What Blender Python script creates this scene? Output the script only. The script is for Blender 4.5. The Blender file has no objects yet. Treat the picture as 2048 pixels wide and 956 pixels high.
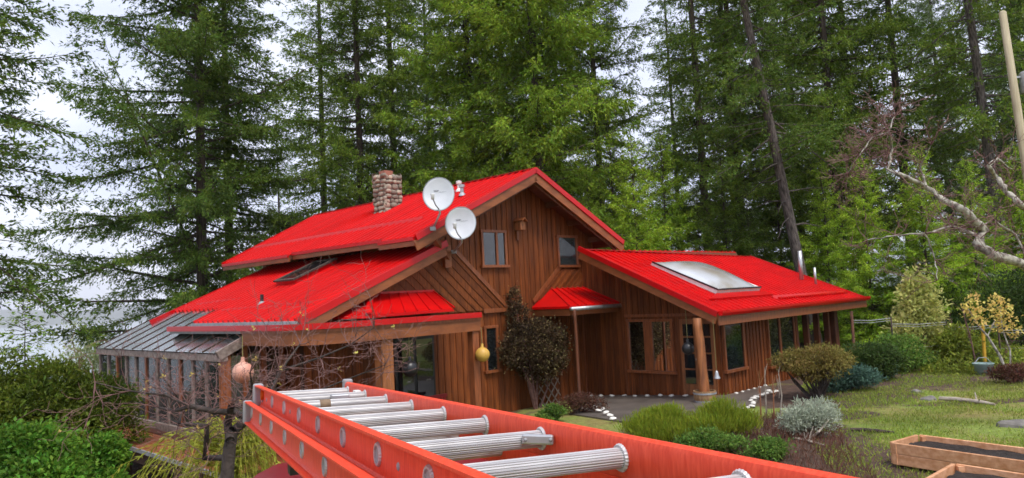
import bpy, math, random
import numpy as np
from mathutils import Matrix, Vector, Euler

# ------------------------------------------------------------------ camera, sky, sun, exposure
S = bpy.context.scene
COL = S.collection
F_PX, PIT, ROLL, HA = 1480.0, .0762, .0501, .7934
CX, CY = 1024.0, 478.0
CAM = np.array([0, 0, 3.33])
_f = np.array([0, math.cos(PIT), math.sin(PIT)]); _r = np.array([1., 0, 0]); _u = np.cross(_r, _f)
_c, _s = math.cos(ROLL), math.sin(ROLL)
RGT = _c * _r - _s * _u; UPV = _s * _r + _c * _u; FWD = _f
cd = bpy.data.cameras.new('camera'); cam = bpy.data.objects.new('camera', cd); COL.objects.link(cam)
cd.sensor_width = 36; cd.lens = 36 * F_PX / 2048; cd.clip_start = .05; cd.clip_end = 20000
cam.matrix_world = Matrix(((RGT[0], UPV[0], -FWD[0], CAM[0]), (RGT[1], UPV[1], -FWD[1], CAM[1]), (RGT[2], UPV[2], -FWD[2], CAM[2]), (0, 0, 0, 1)))
cd.dof.use_dof = True; cd.dof.focus_distance = 1.75; cd.dof.aperture_fstop = 15
S.camera = cam

SUN_AZ, SUN_EL = math.radians(152), math.radians(60)     # azimuth clockwise from +Y: behind the camera, to the right
W = bpy.data.worlds.new('World'); S.world = W; W.use_nodes = True
nt = W.node_tree; nt.nodes.clear()
wo = nt.nodes.new('ShaderNodeOutputWorld'); bg = nt.nodes.new('ShaderNodeBackground')
sky = nt.nodes.new('ShaderNodeTexSky'); sky.sky_type = 'NISHITA'; sky.sun_disc = False
sky.sun_elevation = SUN_EL; sky.sun_rotation = SUN_AZ; sky.air_density = 1.0; sky.dust_density = 2.0
tc = nt.nodes.new('ShaderNodeTexCoord'); mp = nt.nodes.new('ShaderNodeMapping'); mp.inputs['Scale'].default_value = (1.5, 1.5, 4)
nz = nt.nodes.new('ShaderNodeTexNoise'); nz.inputs['Scale'].default_value = 2.2; nz.inputs['Detail'].default_value = 5
rp = nt.nodes.new('ShaderNodeValToRGB')
rp.color_ramp.elements[0].position = .36; rp.color_ramp.elements[0].color = (5.7, 6.2, 8.0, 1)
rp.color_ramp.elements[1].position = .62; rp.color_ramp.elements[1].color = (7.9, 8.2, 9.4, 1)
mx = nt.nodes.new('ShaderNodeMix'); mx.data_type = 'RGBA'; mx.inputs[0].default_value = .9
nt.links.new(tc.outputs['Generated'], mp.inputs[0]); nt.links.new(mp.outputs[0], nz.inputs['Vector'])
nt.links.new(nz.outputs[0], rp.inputs[0]); nt.links.new(sky.outputs[0], mx.inputs[6]); nt.links.new(rp.outputs[0], mx.inputs[7])
nt.links.new(mx.outputs[2], bg.inputs[0]); nt.links.new(bg.outputs[0], wo.inputs[0])
bg.inputs[1].default_value = .07
sd = bpy.data.lights.new('sun', 'SUN'); sd.energy = 1.5; sd.angle = math.radians(20); sd.color = (1, .96, .9)
sun = bpy.data.objects.new('sun', sd); COL.objects.link(sun); sun.location = (10, -20, 40)
_d = Vector((math.sin(SUN_AZ) * math.cos(SUN_EL), math.cos(SUN_AZ) * math.cos(SUN_EL), math.sin(SUN_EL)))
sun.rotation_euler = _d.to_track_quat('Z', 'Y').to_euler()
S.view_settings.view_transform = 'Standard'; S.view_settings.look = 'None'; S.view_settings.gamma = 1
S.view_settings.use_curve_mapping = False; S.view_settings.exposure = 1.14
S.cycles.max_bounces = 5; S.cycles.transparent_max_bounces = 10; S.cycles.diffuse_bounces = 3; S.cycles.adaptive_threshold = .025; S.cycles.use_denoising = True
S.cycles.caustics_reflective = False; S.cycles.caustics_refractive = False

# ------------------------------------------------------------------ helpers
EF = np.array([math.cos(HA), math.sin(HA), 0]); ER = np.array([-math.sin(HA), math.cos(HA), 0]); EZ = np.array([0, 0, 1.])
ORG = np.array([1.930, 23.575, 0])
def ray(x, y): return FWD * F_PX + (x - CX) * RGT - (y - CY) * UPV
def onplane(x, y, n, d0):
    d = ray(x, y); t = (d0 - n @ (CAM - ORG)) / (n @ d); return CAM + t * d
def on_z(x, y, z): d = ray(x, y); return CAM + d * ((z - CAM[2]) / d[2])
def at(x, y, Y): d = ray(x, y); return CAM + d * (Y / d[1])      # point of the view ray at world depth Y
def to_local(P): q = np.asarray(P) - ORG; return np.array([q @ EF, q @ ER, q[2]])
def lr(x, y, r): return to_local(onplane(x, y, ER, r))
def lf(x, y, f): return to_local(onplane(x, y, EF, f))
def lw(f, r, z): return ORG + f * EF + r * ER + z * EZ
def slope_at(x, y, P0, n):
    d = ray(x, y); nn = n[0] * EF + n[1] * ER + n[2] * EZ; t = (nn @ (lw(*P0) - CAM)) / (nn @ d); return to_local(CAM + t * d)

class MB:
    def __init__(s): s.v = []; s.f = []; s.sm = False
    def add(s, vs, fs):
        n = len(s.v); s.v += [tuple(map(float, p)) for p in vs]; s.f += [tuple(i + n for i in q) for q in fs]; return s
    def box(s, a, b):
        x0, y0, z0 = a; x1, y1, z1 = b
        return s.add([(x0,y0,z0),(x1,y0,z0),(x1,y1,z0),(x0,y1,z0),(x0,y0,z1),(x1,y0,z1),(x1,y1,z1),(x0,y1,z1)],
                     [(0,3,2,1),(4,5,6,7),(0,1,5,4),(1,2,6,5),(2,3,7,6),(3,0,4,7)])
    def beam(s, p, q, w, h, up=(0, 0, 1)):
        p = np.array(p, float); q = np.array(q, float); d = q - p; d /= np.linalg.norm(d)
        x = np.cross(d, up); x /= np.linalg.norm(x); y = np.cross(x, d)
        vs = [e + x * a * w / 2 + y * b * h / 2 for e in (p, q) for a, b in ((-1,-1),(1,-1),(1,1),(-1,1))]
        return s.add(vs, [(0,3,2,1),(4,5,6,7),(0,1,5,4),(1,2,6,5),(2,3,7,6),(3,0,4,7)])
    def prism(s, pts, off):
        n = len(pts); off = np.array(off, float); vs = [np.array(p, float) for p in pts]; vs2 = [p + off for p in vs]
        return s.add(vs + vs2, [tuple(range(n))[::-1], tuple(range(n, 2*n))] + [(i, (i+1) % n, n + (i+1) % n, n + i) for i in range(n)])
    def tube(s, pts, rad, n=8, caps=True):
        pts = [np.array(p, float) for p in pts]
        if not hasattr(rad, '__len__'): rad = [rad] * len(pts)
        prev = None; base = len(s.v); m = len(pts)
        for i, p in enumerate(pts):
            d = pts[min(i+1, m-1)] - pts[max(i-1, 0)]; d = d / (np.linalg.norm(d) + 1e-9)
            a = prev if prev is not None else np.array([0, 0, 1.]) if abs(d[2]) < .9 else np.array([1., 0, 0])
            x = a - d * (a @ d); x /= np.linalg.norm(x) + 1e-9; y = np.cross(d, x); prev = x
            for k in range(n):
                t = 2 * math.pi * k / n; s.v.append(tuple(p + (x * math.cos(t) + y * math.sin(t)) * rad[i]))
        for i in range(m - 1):
            for k in range(n):
                a = base + i*n + k; b = base + i*n + (k+1) % n; s.f.append((a, b, b + n, a + n))
        if caps: s.f.append(tuple(base + k for k in range(n))[::-1]); s.f.append(tuple(base + (m-1)*n + k for k in range(n)))
        return s
    def lathe(s, prof, c=(0, 0, 0), n=20, ax=2):
        base = len(s.v); m = len(prof)
        for r, z in prof:
            for k in range(n):
                t = 2 * math.pi * k / n; q = [r * math.cos(t), r * math.sin(t), z]
                if ax == 0: q = [q[2], q[0], q[1]]
                if ax == 1: q = [q[0], q[2], q[1]]
                s.v.append((q[0] + c[0], q[1] + c[1], q[2] + c[2]))
        for i in range(m - 1):
            for k in range(n):
                a = base + i*n + k; b = base + i*n + (k+1) % n; s.f.append((a, b, b + n, a + n))
        return s
    def sphere(s, c, r, n=20, m=12, sc=(1, 1, 1)):
        return s.lathe([(max(1e-4, r * math.sin(math.pi * i / m)) , -r * math.cos(math.pi * i / m)) for i in range(m + 1)], c, n)
    def build(s, name, mat, parent=None, smooth=False, bevel=0):
        me = bpy.data.meshes.new(name); me.from_pydata(s.v, [], s.f); me.update()
        if smooth: me.polygons.foreach_set('use_smooth', [True] * len(me.polygons))
        return link(name, me, mat, parent, bevel)
def link(name, me, mat, parent=None, bevel=0):
    o = bpy.data.objects.new(name, me); COL.objects.link(o)
    if mat is not None and not me.materials: me.materials.append(mat)
    if parent is not None: o.parent = parent
    if bevel:
        b = o.modifiers.new('bevel', 'BEVEL'); b.width = bevel; b.segments = 2; b.limit_method = 'ANGLE'
    return o
def tag(o, label, cat=None, group=None, kind=None):
    if label: o['label'] = label
    if cat: o['category'] = cat
    if group: o['group'] = group
    if kind: o['kind'] = kind
    return o
def empty(name, loc=(0, 0, 0), rz=0):
    o = bpy.data.objects.new(name, None); COL.objects.link(o); o.location = tuple(map(float, loc)); o.rotation_euler = (0, 0, rz); o.empty_display_size = .2
    return o
def struct(o): o['kind'] = 'structure'; return o
def big_mesh(name, V, Fq):
    """V (n,3) array, Fq (m,k) int array -> mesh, fast"""
    V = np.ascontiguousarray(V, np.float32); Fq = np.ascontiguousarray(Fq, np.int32); m, k = Fq.shape
    me = bpy.data.meshes.new(name); me.vertices.add(len(V)); me.vertices.foreach_set('co', V.ravel())
    me.loops.add(m * k); me.loops.foreach_set('vertex_index', Fq.ravel())
    me.polygons.add(m); me.polygons.foreach_set('loop_start', np.arange(0, m * k, k, dtype=np.int32))
    try: me.polygons.foreach_set('loop_total', np.full(m, k, np.int32))
    except Exception: pass
    me.update(calc_edges=True); return me
def clipx(poly, a, b):
    def half(P, sgn, c):
        out = []
        for i in range(len(P)):
            p, q = P[i], P[(i+1) % len(P)]; dp = sgn * (p[0] - c); dq = sgn * (q[0] - c)
            if dp >= 0: out.append(p)
            if dp * dq < 0:
                t = dp / (dp - dq); out.append((p[0] + t * (q[0] - p[0]), p[1] + t * (q[1] - p[1])))
        return out
    P = half(poly, 1, a)
    return half(P, -1, b) if len(P) > 2 else []
def area(P): return abs(sum(P[i][0] * P[(i+1) % len(P)][1] - P[(i+1) % len(P)][0] * P[i][1] for i in range(len(P)))) / 2

# ------------------------------------------------------------------ materials
def mat(name, c, c2=None, scale=6., stretch=(1, 1, 1), rough=.6, bump=0., bscale=None, metallic=0., spec=.5, orand=0., irand=0., coat=0., detail=4., trans=0., contrast=(.35, .65), coord='Object'):
    m = bpy.data.materials.new(name); m.use_nodes = True; t = m.node_tree; N = t.nodes; L = t.links
    b = N['Principled BSDF']; out = N['Material Output']
    co = N.new('ShaderNodeTexCoord'); mp = N.new('ShaderNodeMapping'); mp.inputs['Scale'].default_value = stretch
    L.new(co.outputs[coord], mp.inputs[0])
    n = N.new('ShaderNodeTexNoise'); n.inputs['Scale'].default_value = scale; n.inputs['Detail'].default_value = detail
    L.new(mp.outputs[0], n.inputs['Vector'])
    r = N.new('ShaderNodeValToRGB'); c2 = c2 or tuple(x * .75 for x in c)
    r.color_ramp.elements[0].position = contrast[0]; r.color_ramp.elements[0].color = (*c2, 1)
    r.color_ramp.elements[1].position = contrast[1]; r.color_ramp.elements[1].color = (*c, 1)
    L.new(n.outputs[0], r.inputs[0]); col = r.outputs[0]
    if irand:
        g = N.new('ShaderNodeNewGeometry'); mr = N.new('ShaderNodeMapRange'); mr.inputs[3].default_value = 1 - irand; mr.inputs[4].default_value = 1 + irand
        L.new(g.outputs['Random Per Island'], mr.inputs[0]); h = N.new('ShaderNodeHueSaturation'); L.new(mr.outputs[0], h.inputs['Value']); L.new(col, h.inputs['Color']); col = h.outputs[0]
        wn = N.new('ShaderNodeTexWhiteNoise'); wn.noise_dimensions = '1D'; L.new(g.outputs['Random Per Island'], wn.inputs['W']); mh = N.new('ShaderNodeMapRange'); mh.inputs[3].default_value = .472; mh.inputs[4].default_value = .525; L.new(wn.outputs['Value'], mh.inputs[0]); L.new(mh.outputs[0], h.inputs['Hue'])
    if orand:
        g = N.new('ShaderNodeObjectInfo'); mr = N.new('ShaderNodeMapRange'); mr.inputs[3].default_value = 1 - orand; mr.inputs[4].default_value = 1 + orand
        L.new(g.outputs['Random'], mr.inputs[0]); h = N.new('ShaderNodeHueSaturation'); L.new(mr.outputs[0], h.inputs['Value']); L.new(col, h.inputs['Color']); col = h.outputs[0]
        mo = N.new('ShaderNodeVectorMath'); mo.operation = 'ADD'; L.new(co.outputs[coord], mo.inputs[0]); sc = N.new('ShaderNodeVectorMath'); sc.operation = 'SCALE'; sc.inputs[3].default_value = 37.; 
        cv = N.new('ShaderNodeCombineXYZ'); L.new(g.outputs['Random'], cv.inputs[0]); L.new(g.outputs['Random'], cv.inputs[1]); L.new(cv.outputs[0], sc.inputs[0]); L.new(sc.outputs[0], mo.inputs[1]); L.new(mo.outputs[0], mp.inputs[0])
    L.new(col, b.inputs['Base Color'])
    b.inputs['Roughness'].default_value = rough; b.inputs['Metallic'].default_value = metallic; b.inputs['Specular IOR Level'].default_value = spec
    b.inputs['Coat Weight'].default_value = coat; b.inputs['Coat Roughness'].default_value = .15
    if bump:
        n2 = N.new('ShaderNodeTexNoise'); n2.inputs['Scale'].default_value = bscale or scale * 3; n2.inputs['Detail'].default_value = 5; L.new(mp.outputs[0], n2.inputs['Vector'])
        bp = N.new('ShaderNodeBump'); bp.inputs['Strength'].default_value = bump; bp.inputs['Distance'].default_value = .03; L.new(n2.outputs[0], bp.inputs['Height']); L.new(bp.outputs[0], b.inputs['Normal'])
    if trans:
        tr = N.new('ShaderNodeBsdfTranslucent'); L.new(col, tr.inputs[0]); ms = N.new('ShaderNodeMixShader'); ms.inputs[0].default_value = trans
        L.new(b.outputs[0], ms.inputs[1]); L.new(tr.outputs[0], ms.inputs[2]); L.new(ms.outputs[0], out.inputs[0])
    return m
def glass_mat(name, tint, opacity, body, rough=.03, ior=1.6):
    """thin pane: clear + body colour + mirror-like Fresnel"""
    m = bpy.data.materials.new(name); m.use_nodes = True; t = m.node_tree; N = t.nodes; L = t.links; N.clear()
    out = N.new('ShaderNodeOutputMaterial'); tr = N.new('ShaderNodeBsdfTransparent'); tr.inputs[0].default_value = (*tint, 1)
    df = N.new('ShaderNodeBsdfDiffuse'); n = N.new('ShaderNodeTexNoise'); n.inputs['Scale'].default_value = 3; n.inputs['Detail'].default_value = 6
    r = N.new('ShaderNodeValToRGB'); r.color_ramp.elements[0].position = .35; r.color_ramp.elements[0].color = (*[x * .55 for x in body], 1); r.color_ramp.elements[1].position = .65; r.color_ramp.elements[1].color = (*body, 1)
    co = N.new('ShaderNodeTexCoord'); L.new(co.outputs['Object'], n.inputs['Vector']); L.new(n.outputs[0], r.inputs[0]); L.new(r.outputs[0], df.inputs[0])
    m1 = N.new('ShaderNodeMixShader'); m1.inputs[0].default_value = opacity; L.new(tr.outputs[0], m1.inputs[1]); L.new(df.outputs[0], m1.inputs[2])
    gl = N.new('ShaderNodeBsdfGlossy'); gl.inputs['Roughness'].default_value = rough
    fr = N.new('ShaderNodeFresnel'); fr.inputs[0].default_value = ior
    m2 = N.new('ShaderNodeMixShader'); L.new(fr.outputs[0], m2.inputs[0]); L.new(m1.outputs[0], m2.inputs[1]); L.new(gl.outputs[0], m2.inputs[2]); L.new(m2.outputs[0], out.inputs[0])
    return m

M = {}
M['red'] = mat('red_metal', (.58, .0035, .0035), (.46, .0028, .003), scale=1.2, stretch=(.35, 3, .5), rough=.34, spec=.18, orand=.04)
M['redtrim'] = mat('red_trim_metal', (.54, .002, .004), (.47, .0015, .0035), scale=1.5, rough=.28, spec=.4)
M['board'] = mat('cedar_board', (.27, .076, .017), (.085, .022, .006), scale=2.2, stretch=(14, 14, .7), rough=.6, spec=.25, bump=.25, orand=.28, contrast=(.28, .72))
M['batten'] = mat('cedar_batten', (.21, .055, .012), (.09, .023, .006), scale=2.2, stretch=(14, 14, .8), rough=.6, spec=.25, bump=.2, orand=.2)
M['fascia'] = mat('fascia_wood', (.29, .088, .024), (.19, .055, .015), scale=1.3, stretch=(2, 2, 5), rough=.5, bump=.15, orand=.1)
M['frame'] = mat('window_frame_wood', (.29, .085, .026), (.17, .048, .015), scale=3, stretch=(6, 6, 1), rough=.45, orand=.1)
M['post'] = mat('post_wood', (.37, .13, .038), (.17, .055, .017), scale=2, stretch=(6, 6, .8), rough=.6, bump=.3)
M['soffit'] = mat('soffit_wood', (.15, .042, .012), (.08, .022, .007), scale=2, stretch=(8, 1, 1), rough=.7)
M['core'] = mat('dark_sheathing', (.05, .022, .011), rough=.9)
M['greywood'] = mat('weathered_wood', (.30, .24, .21), (.16, .12, .10), scale=4, stretch=(3, 3, 3), rough=.8, bump=.3, orand=.15)
M['deck'] = mat('deck_board', (.33, .10, .04), (.20, .055, .02), scale=2, stretch=(8, 1.5, 8), rough=.35, bump=.15, orand=.15)
M['metal'] = mat('galvanised_metal', (.55, .56, .58), (.38, .39, .40), scale=8, rough=.42, metallic=.75)
M['greymetal'] = mat('grey_painted_metal', (.33, .34, .35), rough=.5, spec=.4)
M['white'] = mat('white_paint', (.78, .78, .76), (.66, .66, .64), scale=5, rough=.5)
M['dish'] = mat('dish_grey', (.60, .62, .66), (.54, .56, .60), scale=3, rough=.42)
M['dishmark'] = mat('dish_print', (.30, .31, .34), rough=.6)
M['pane'] = glass_mat('dark_window_glass', (.02, .02, .02), .85, (.016, .02, .022), .02, 2.1)
M['clear'] = glass_mat('sunroom_glass', (.86, .93, .90), .16, (.30, .34, .33), .03)
M['roofglass'] = glass_mat('roof_glass', (.82, .92, .88), .85, (.62, .74, .68), .2, 1.4)
M['dome'] = mat('acrylic_dome', (.50, .52, .56), (.34, .30, .25), scale=.9, rough=.12, coat=.8, spec=.5)  # beige noise tone paints a reflection into the plastic
M['reflection_sheet'] = mat('pale_reflection', (.62, .60, .58), rough=.9)
M['stoneA'] = mat('river_stone', (.40, .33, .25), (.22, .18, .14), scale=7, rough=.8, bump=.35, orand=.4)
M['mortar'] = mat('mortar', (.24, .20, .17), rough=.95)
M['brick'] = mat('flue_brick', (.40, .15, .10), rough=.85)
M['concrete'] = mat('wet_concrete', (.14, .118, .10), (.085, .072, .062), scale=1.6, rough=.45, bump=.1, coord='Object')
M['bark'] = mat('fir_bark', (.105, .075, .058), (.035, .026, .021), scale=3, stretch=(6, 6, 1.2), rough=.95, bump=.8)
M['greybark'] = mat('grey_fir_bark', (.17, .135, .12), (.035, .028, .024), scale=3, stretch=(6, 6, 1.5), rough=.95, bump=.8)
M['twig'] = mat('reddish_twig', (.21, .105, .09), (.11, .052, .047), scale=9, rough=.75)
M['applebark'] = mat('apple_bark', (.075, .055, .047), (.03, .022, .02), scale=9, rough=.85, bump=.6)
M['lichen'] = mat('lichen_bark', (.46, .43, .36), (.15, .12, .10), scale=9, rough=.95, bump=.6, contrast=(.38, .58))
M['drywood'] = mat('bleached_wood', (.44, .38, .31), (.27, .22, .17), scale=6, rough=.9, bump=.4)
M['lumber'] = mat('cedar_lumber', (.74, .40, .22), (.55, .25, .11), scale=1.6, stretch=(1.2, 8, 8), rough=.6, bump=.15, orand=.15)
M['soil'] = mat('dark_soil', (.035, .024, .019), (.016, .011, .009), scale=14, rough=.95, bump=1., bscale=40)
def leaf(name, c, c2, irand=.45, trans=.45, scale=.5, rough=.55): return mat(name, c, c2, scale=scale, rough=rough, spec=.12, irand=irand, trans=trans, contrast=(.3, .7))
M['fir_dark'] = leaf('fir_needles_dark', (.165, .25, .04), (.075, .13, .026))
M['fir_mid'] = leaf('fir_needles_mid', (.225, .32, .043), (.105, .172, .027))
M['fir_bright'] = leaf('fir_needles_bright', (.32, .45, .05), (.15, .25, .03))  # yellow-green tone puts the light on the centre firs into the colour
M['fir_young'] = leaf('fir_needles_young', (.42, .58, .053), (.22, .36, .033))
M['fir_blue'] = leaf('fir_needles_bluish', (.20, .27, .095), (.10, .15, .055))
M['fir_far'] = leaf('fir_needles_far', (.19, .29, .07), (.09, .15, .04))
M['laurel'] = leaf('laurel_leaf', (.17, .215, .024), (.05, .085, .012), rough=.55, scale=.9)
M['cherry'] = leaf('bright_shrub_leaf', (.17, .34, .035), (.08, .18, .025), rough=.55, scale=.9)
M['willow'] = leaf('weeping_leaf', (.46, .46, .07), (.30, .33, .045), rough=.6)
M['pale'] = leaf('pale_bud_leaf', (.42, .46, .20), (.30, .35, .15))
M['stave'] = mat('barrel_stave', (.40, .24, .11), (.24, .13, .06), scale=5, stretch=(4, 4, 1), rough=.8)
M['vine'] = leaf('vine_leaf', (.16, .105, .05), (.06, .04, .024), irand=.55)
M['vinebloom'] = leaf('vine_bloom', (.42, .36, .16), (.30, .22, .10))
M['olive'] = leaf('tan_shrub_leaf', (.27, .27, .065), (.21, .13, .045), irand=.4)
M['heather'] = leaf('heather_green', (.36, .42, .045), (.22, .29, .028), irand=.3)
M['greenlow'] = leaf('low_green_leaf', (.20, .33, .06), (.11, .20, .04))
M['silver'] = leaf('silver_leaf', (.60, .64, .52), (.36, .41, .30), irand=.3)
M['euph'] = leaf('blue_green_leaf', (.13, .235, .175), (.075, .14, .105))
M['darkbush'] = leaf('dark_bush_leaf', (.10, .16, .04), (.045, .08, .022))
M['varieg'] = leaf('variegated_leaf', (.78, .75, .28), (.42, .46, .13), irand=.3)
M['yellow'] = leaf('yellow_blossom', (.82, .68, .22), (.66, .50, .13), irand=.25)
M['groundyel'] = leaf('ground_cover_leaf', (.32, .40, .05), (.19, .22, .04), irand=.45)
M['brownveg'] = leaf('brown_stems', (.20, .095, .062), (.115, .055, .038), irand=.4)
M['dry'] = leaf('dry_stalk', (.38, .19, .08), (.22, .12, .06), irand=.3, trans=0)
M['grassblade'] = leaf('grass_blade', (.31, .44, .06), (.29, .31, .075), irand=.35, scale=.35)
M['rail'] = mat('orange_fibreglass', (.84, .098, .042), (.66, .044, .015), scale=7, stretch=(20, 20, 3), rough=.45, spec=.3, bump=.05, contrast=(.3, .75))
M['alu'] = mat('rung_aluminium', (.56, .55, .55), (.44, .43, .43), scale=8, rough=.42, metallic=.45, spec=.6)
M['cap'] = mat('rail_cap_grey', (.36, .35, .36), (.26, .25, .26), scale=8, rough=.55)
M['tape'] = mat('worn_tape', (.22, .15, .09), (.12, .08, .05), scale=30, rough=.8)
M['orange'] = mat('orange_plastic', (.75, .22, .03), rough=.4)
M['truck'] = mat('dark_red_car_paint', (.20, .010, .016), (.17, .008, .013), scale=2, rough=.4, coat=.05, spec=.15)
M['tyre'] = mat('black_rubber', (.02, .02, .02), rough=.85)
M['black'] = mat('black_plastic', (.018, .018, .02), rough=.35)
M['rope'] = mat('yellow_rope', (.30, .26, .10), rough=.9)
M['buoy_yellow'] = mat('buoy_yellow', (.62, .38, .07), (.52, .30, .05), scale=5, rough=.5)
M['buoy_pink'] = mat('buoy_faded_red', (.58, .21, .14), (.62, .36, .27), scale=2, rough=.55)
M['shell'] = mat('white_shell', (.78, .76, .70), (.60, .57, .50), scale=12, rough=.55, orand=.1)
M['chair'] = mat('red_chair', (.30, .01, .012), rough=.5)
M['wire'] = mat('fence_wire', (.42, .42, .40), rough=.5, metallic=.5)
M['fpost'] = mat('fence_post_wood', (.20, .085, .045), (.11, .05, .03), scale=6, rough=.85, bump=.3)
M['pole'] = mat('utility_pole_wood', (.50, .43, .29), (.36, .30, .19), scale=2, stretch=(8, 8, .6), rough=.8, bump=.2)
M['ypost'] = mat('yellow_post', (.62, .36, .03), rough=.6)
M['rock'] = mat('grey_rock', (.22, .20, .18), (.12, .11, .10), scale=5, rough=.9, bump=.5, orand=.25)

# ------------------------------------------------------------------ terrain, lake, hills
def gz(X, Y):
    X = np.asarray(X, float); Y = np.asarray(Y, float)
    q0 = X - ORG[0]; q1 = Y - ORG[1]; f = q0 * EF[0] + q1 * EF[1]; r = q0 * ER[0] + q1 * ER[1]
    z = .05 - .055 * np.clip(r, -6, 0)
    z = z - .10 * np.clip(-f - 5, 0, 9) * np.clip((f + r * .3 + 34) / 8, 0, 1)
    near = np.clip(1 - np.hypot(X, Y) / 9., 0, 1); z = z + near * .6
    z = z + .05 * np.sin(X * .7 + 1) * np.sin(Y * .6) * np.clip((np.hypot(f + 3, r) - 9) / 4, 0, 1)
    z = z + .035 * np.clip(X - 14, 0, 60)
    t = (Y - 40) - .9 * (X + 15)
    k = np.clip(t / 40, 0, 1); k = k * k * (3 - 2 * k); z = z * (1 - k) - 50 * k
    return z
def axis(a, lo, hi, fine, n):
    far = np.geomspace(1, 500, n); return np.unique(np.concatenate([lo - far[::-1], np.arange(lo, hi, fine), hi + far]))
gx = axis(0, -26, 26, .5, 26); gy = axis(0, -4, 46, .5, 26)
XX, YY = np.meshgrid(gx, gy); ZZ = gz(XX, YY)
nx, ny = len(gx), len(gy); idx = np.arange(nx * ny).reshape(ny, nx)
quads = np.stack([idx[:-1, :-1], idx[:-1, 1:], idx[1:, 1:], idx[1:, :-1]], -1).reshape(-1, 4)
me = big_mesh('ground', np.stack([XX, YY, ZZ], -1).reshape(-1, 3), quads); me.polygons.foreach_set('use_smooth', [True] * len(me.polygons))
gm = bpy.data.materials.new('lawn_and_soil'); gm.use_nodes = True; t = gm.node_tree; N = t.nodes; L = t.links; b = N['Principled BSDF']; b.inputs['Roughness'].default_value = .95
co = N.new('ShaderNodeTexCoord')
def noise(sc, det=5):
    n = N.new('ShaderNodeTexNoise'); n.inputs['Scale'].default_value = sc; n.inputs['Detail'].default_value = det; L.new(co.outputs['Object'], n.inputs['Vector']); return n
def ramp(src, p0, c0, p1, c1):
    r = N.new('ShaderNodeValToRGB'); r.color_ramp.elements[0].position = p0; r.color_ramp.elements[0].color = (*c0, 1); r.color_ramp.elements[1].position = p1; r.color_ramp.elements[1].color = (*c1, 1); L.new(src, r.inputs[0]); return r
r1 = ramp(noise(.9, 8).outputs[0], .38, (.28, .24, .07), .62, (.23, .31, .05))
r2 = ramp(noise(9, 6).outputs[0], .35, (.55, .5, .42), .7, (1, 1, 1))
mm = N.new('ShaderNodeMix'); mm.data_type = 'RGBA'; mm.blend_type = 'MULTIPLY'; mm.inputs[0].default_value = .8; L.new(r1.outputs[0], mm.inputs[6]); L.new(r2.outputs[0], mm.inputs[7])
# bare soil where the lawn wears out and in the planting beds (a mask in world metres)
sx = N.new('ShaderNodeSeparateXYZ'); L.new(co.outputs['Object'], sx.inputs[0])
def ell(cx, cy, rx, ry):
    def ax(o, c, r_):
        a = N.new('ShaderNodeMath'); a.operation = 'SUBTRACT'; L.new(o, a.inputs[0]); a.inputs[1].default_value = c
        d = N.new('ShaderNodeMath'); d.operation = 'DIVIDE'; L.new(a.outputs[0], d.inputs[0]); d.inputs[1].default_value = r_
        p = N.new('ShaderNodeMath'); p.operation = 'POWER'; L.new(d.outputs[0], p.inputs[0]); p.inputs[1].default_value = 2; return p
    x = ax(sx.outputs[0], cx, rx); y = ax(sx.outputs[1], cy, ry); a = N.new('ShaderNodeMath'); a.operation = 'ADD'; L.new(x.outputs[0], a.inputs[0]); L.new(y.outputs[0], a.inputs[1])
    nn = noise(1.6, 4); s = N.new('ShaderNodeMath'); s.operation = 'MULTIPLY_ADD'; L.new(nn.outputs[0], s.inputs[0]); s.inputs[1].default_value = 1.3; s.inputs[2].default_value = -.65
    a2 = N.new('ShaderNodeMath'); a2.operation = 'ADD'; L.new(a.outputs[0], a2.inputs[0]); L.new(s.outputs[0], a2.inputs[1])
    mr = N.new('ShaderNodeMapRange'); mr.inputs[1].default_value = .85; mr.inputs[2].default_value = 1.1; mr.inputs[3].default_value = 1; mr.inputs[4].default_value = 0; L.new(a2.outputs[0], mr.inputs[0]); return mr.outputs[0]
masks = [ell(4.0, 13.6, 2.6, 3.9), ell(7.6, 19.6, 2.6, 2.4), ell(13, 23.5, 6, 4.6), ell(-9, 18, 9, 14), ell(6, 40, 24, 14), ell(30, 34, 18, 12), ell(6.8, 16.4, 1.0, .6), ell(10.3, 17.2, 1.6, .35), ell(-18, 34, 14, 12)]
acc = masks[0]
for k in masks[1:]:
    a = N.new('ShaderNodeMath'); a.operation = 'MAXIMUM'; L.new(acc, a.inputs[0]); L.new(k, a.inputs[1]); acc = a.outputs[0]
soilr = ramp(noise(6, 8).outputs[0], .3, (.045, .026, .018), .7, (.12, .066, .043))
m2 = N.new('ShaderNodeMix'); m2.data_type = 'RGBA'; L.new(acc, m2.inputs[0]); L.new(mm.outputs[2], m2.inputs[6]); L.new(soilr.outputs[0], m2.inputs[7]); L.new(m2.outputs[2], b.inputs['Base Color'])
bp_ = N.new('ShaderNodeBump'); bp_.inputs['Strength'].default_value = .9; bp_.inputs['Distance'].default_value = .06; L.new(noise(22, 6).outputs[0], bp_.inputs['Height']); L.new(bp_.outputs[0], b.inputs['Normal'])
struct(link('ground', me, gm))
wm = mat('lake_water', (.30, .36, .38), (.27, .33, .36), scale=.02, rough=.18, spec=.6, bump=.05, bscale=.6)
struct(MB().add([(-9000, -300, -45), (6000, -300, -45), (6000, 6500, -45), (-9000, 6500, -45)], [(0, 1, 2, 3)]).build('lake', wm))
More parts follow.
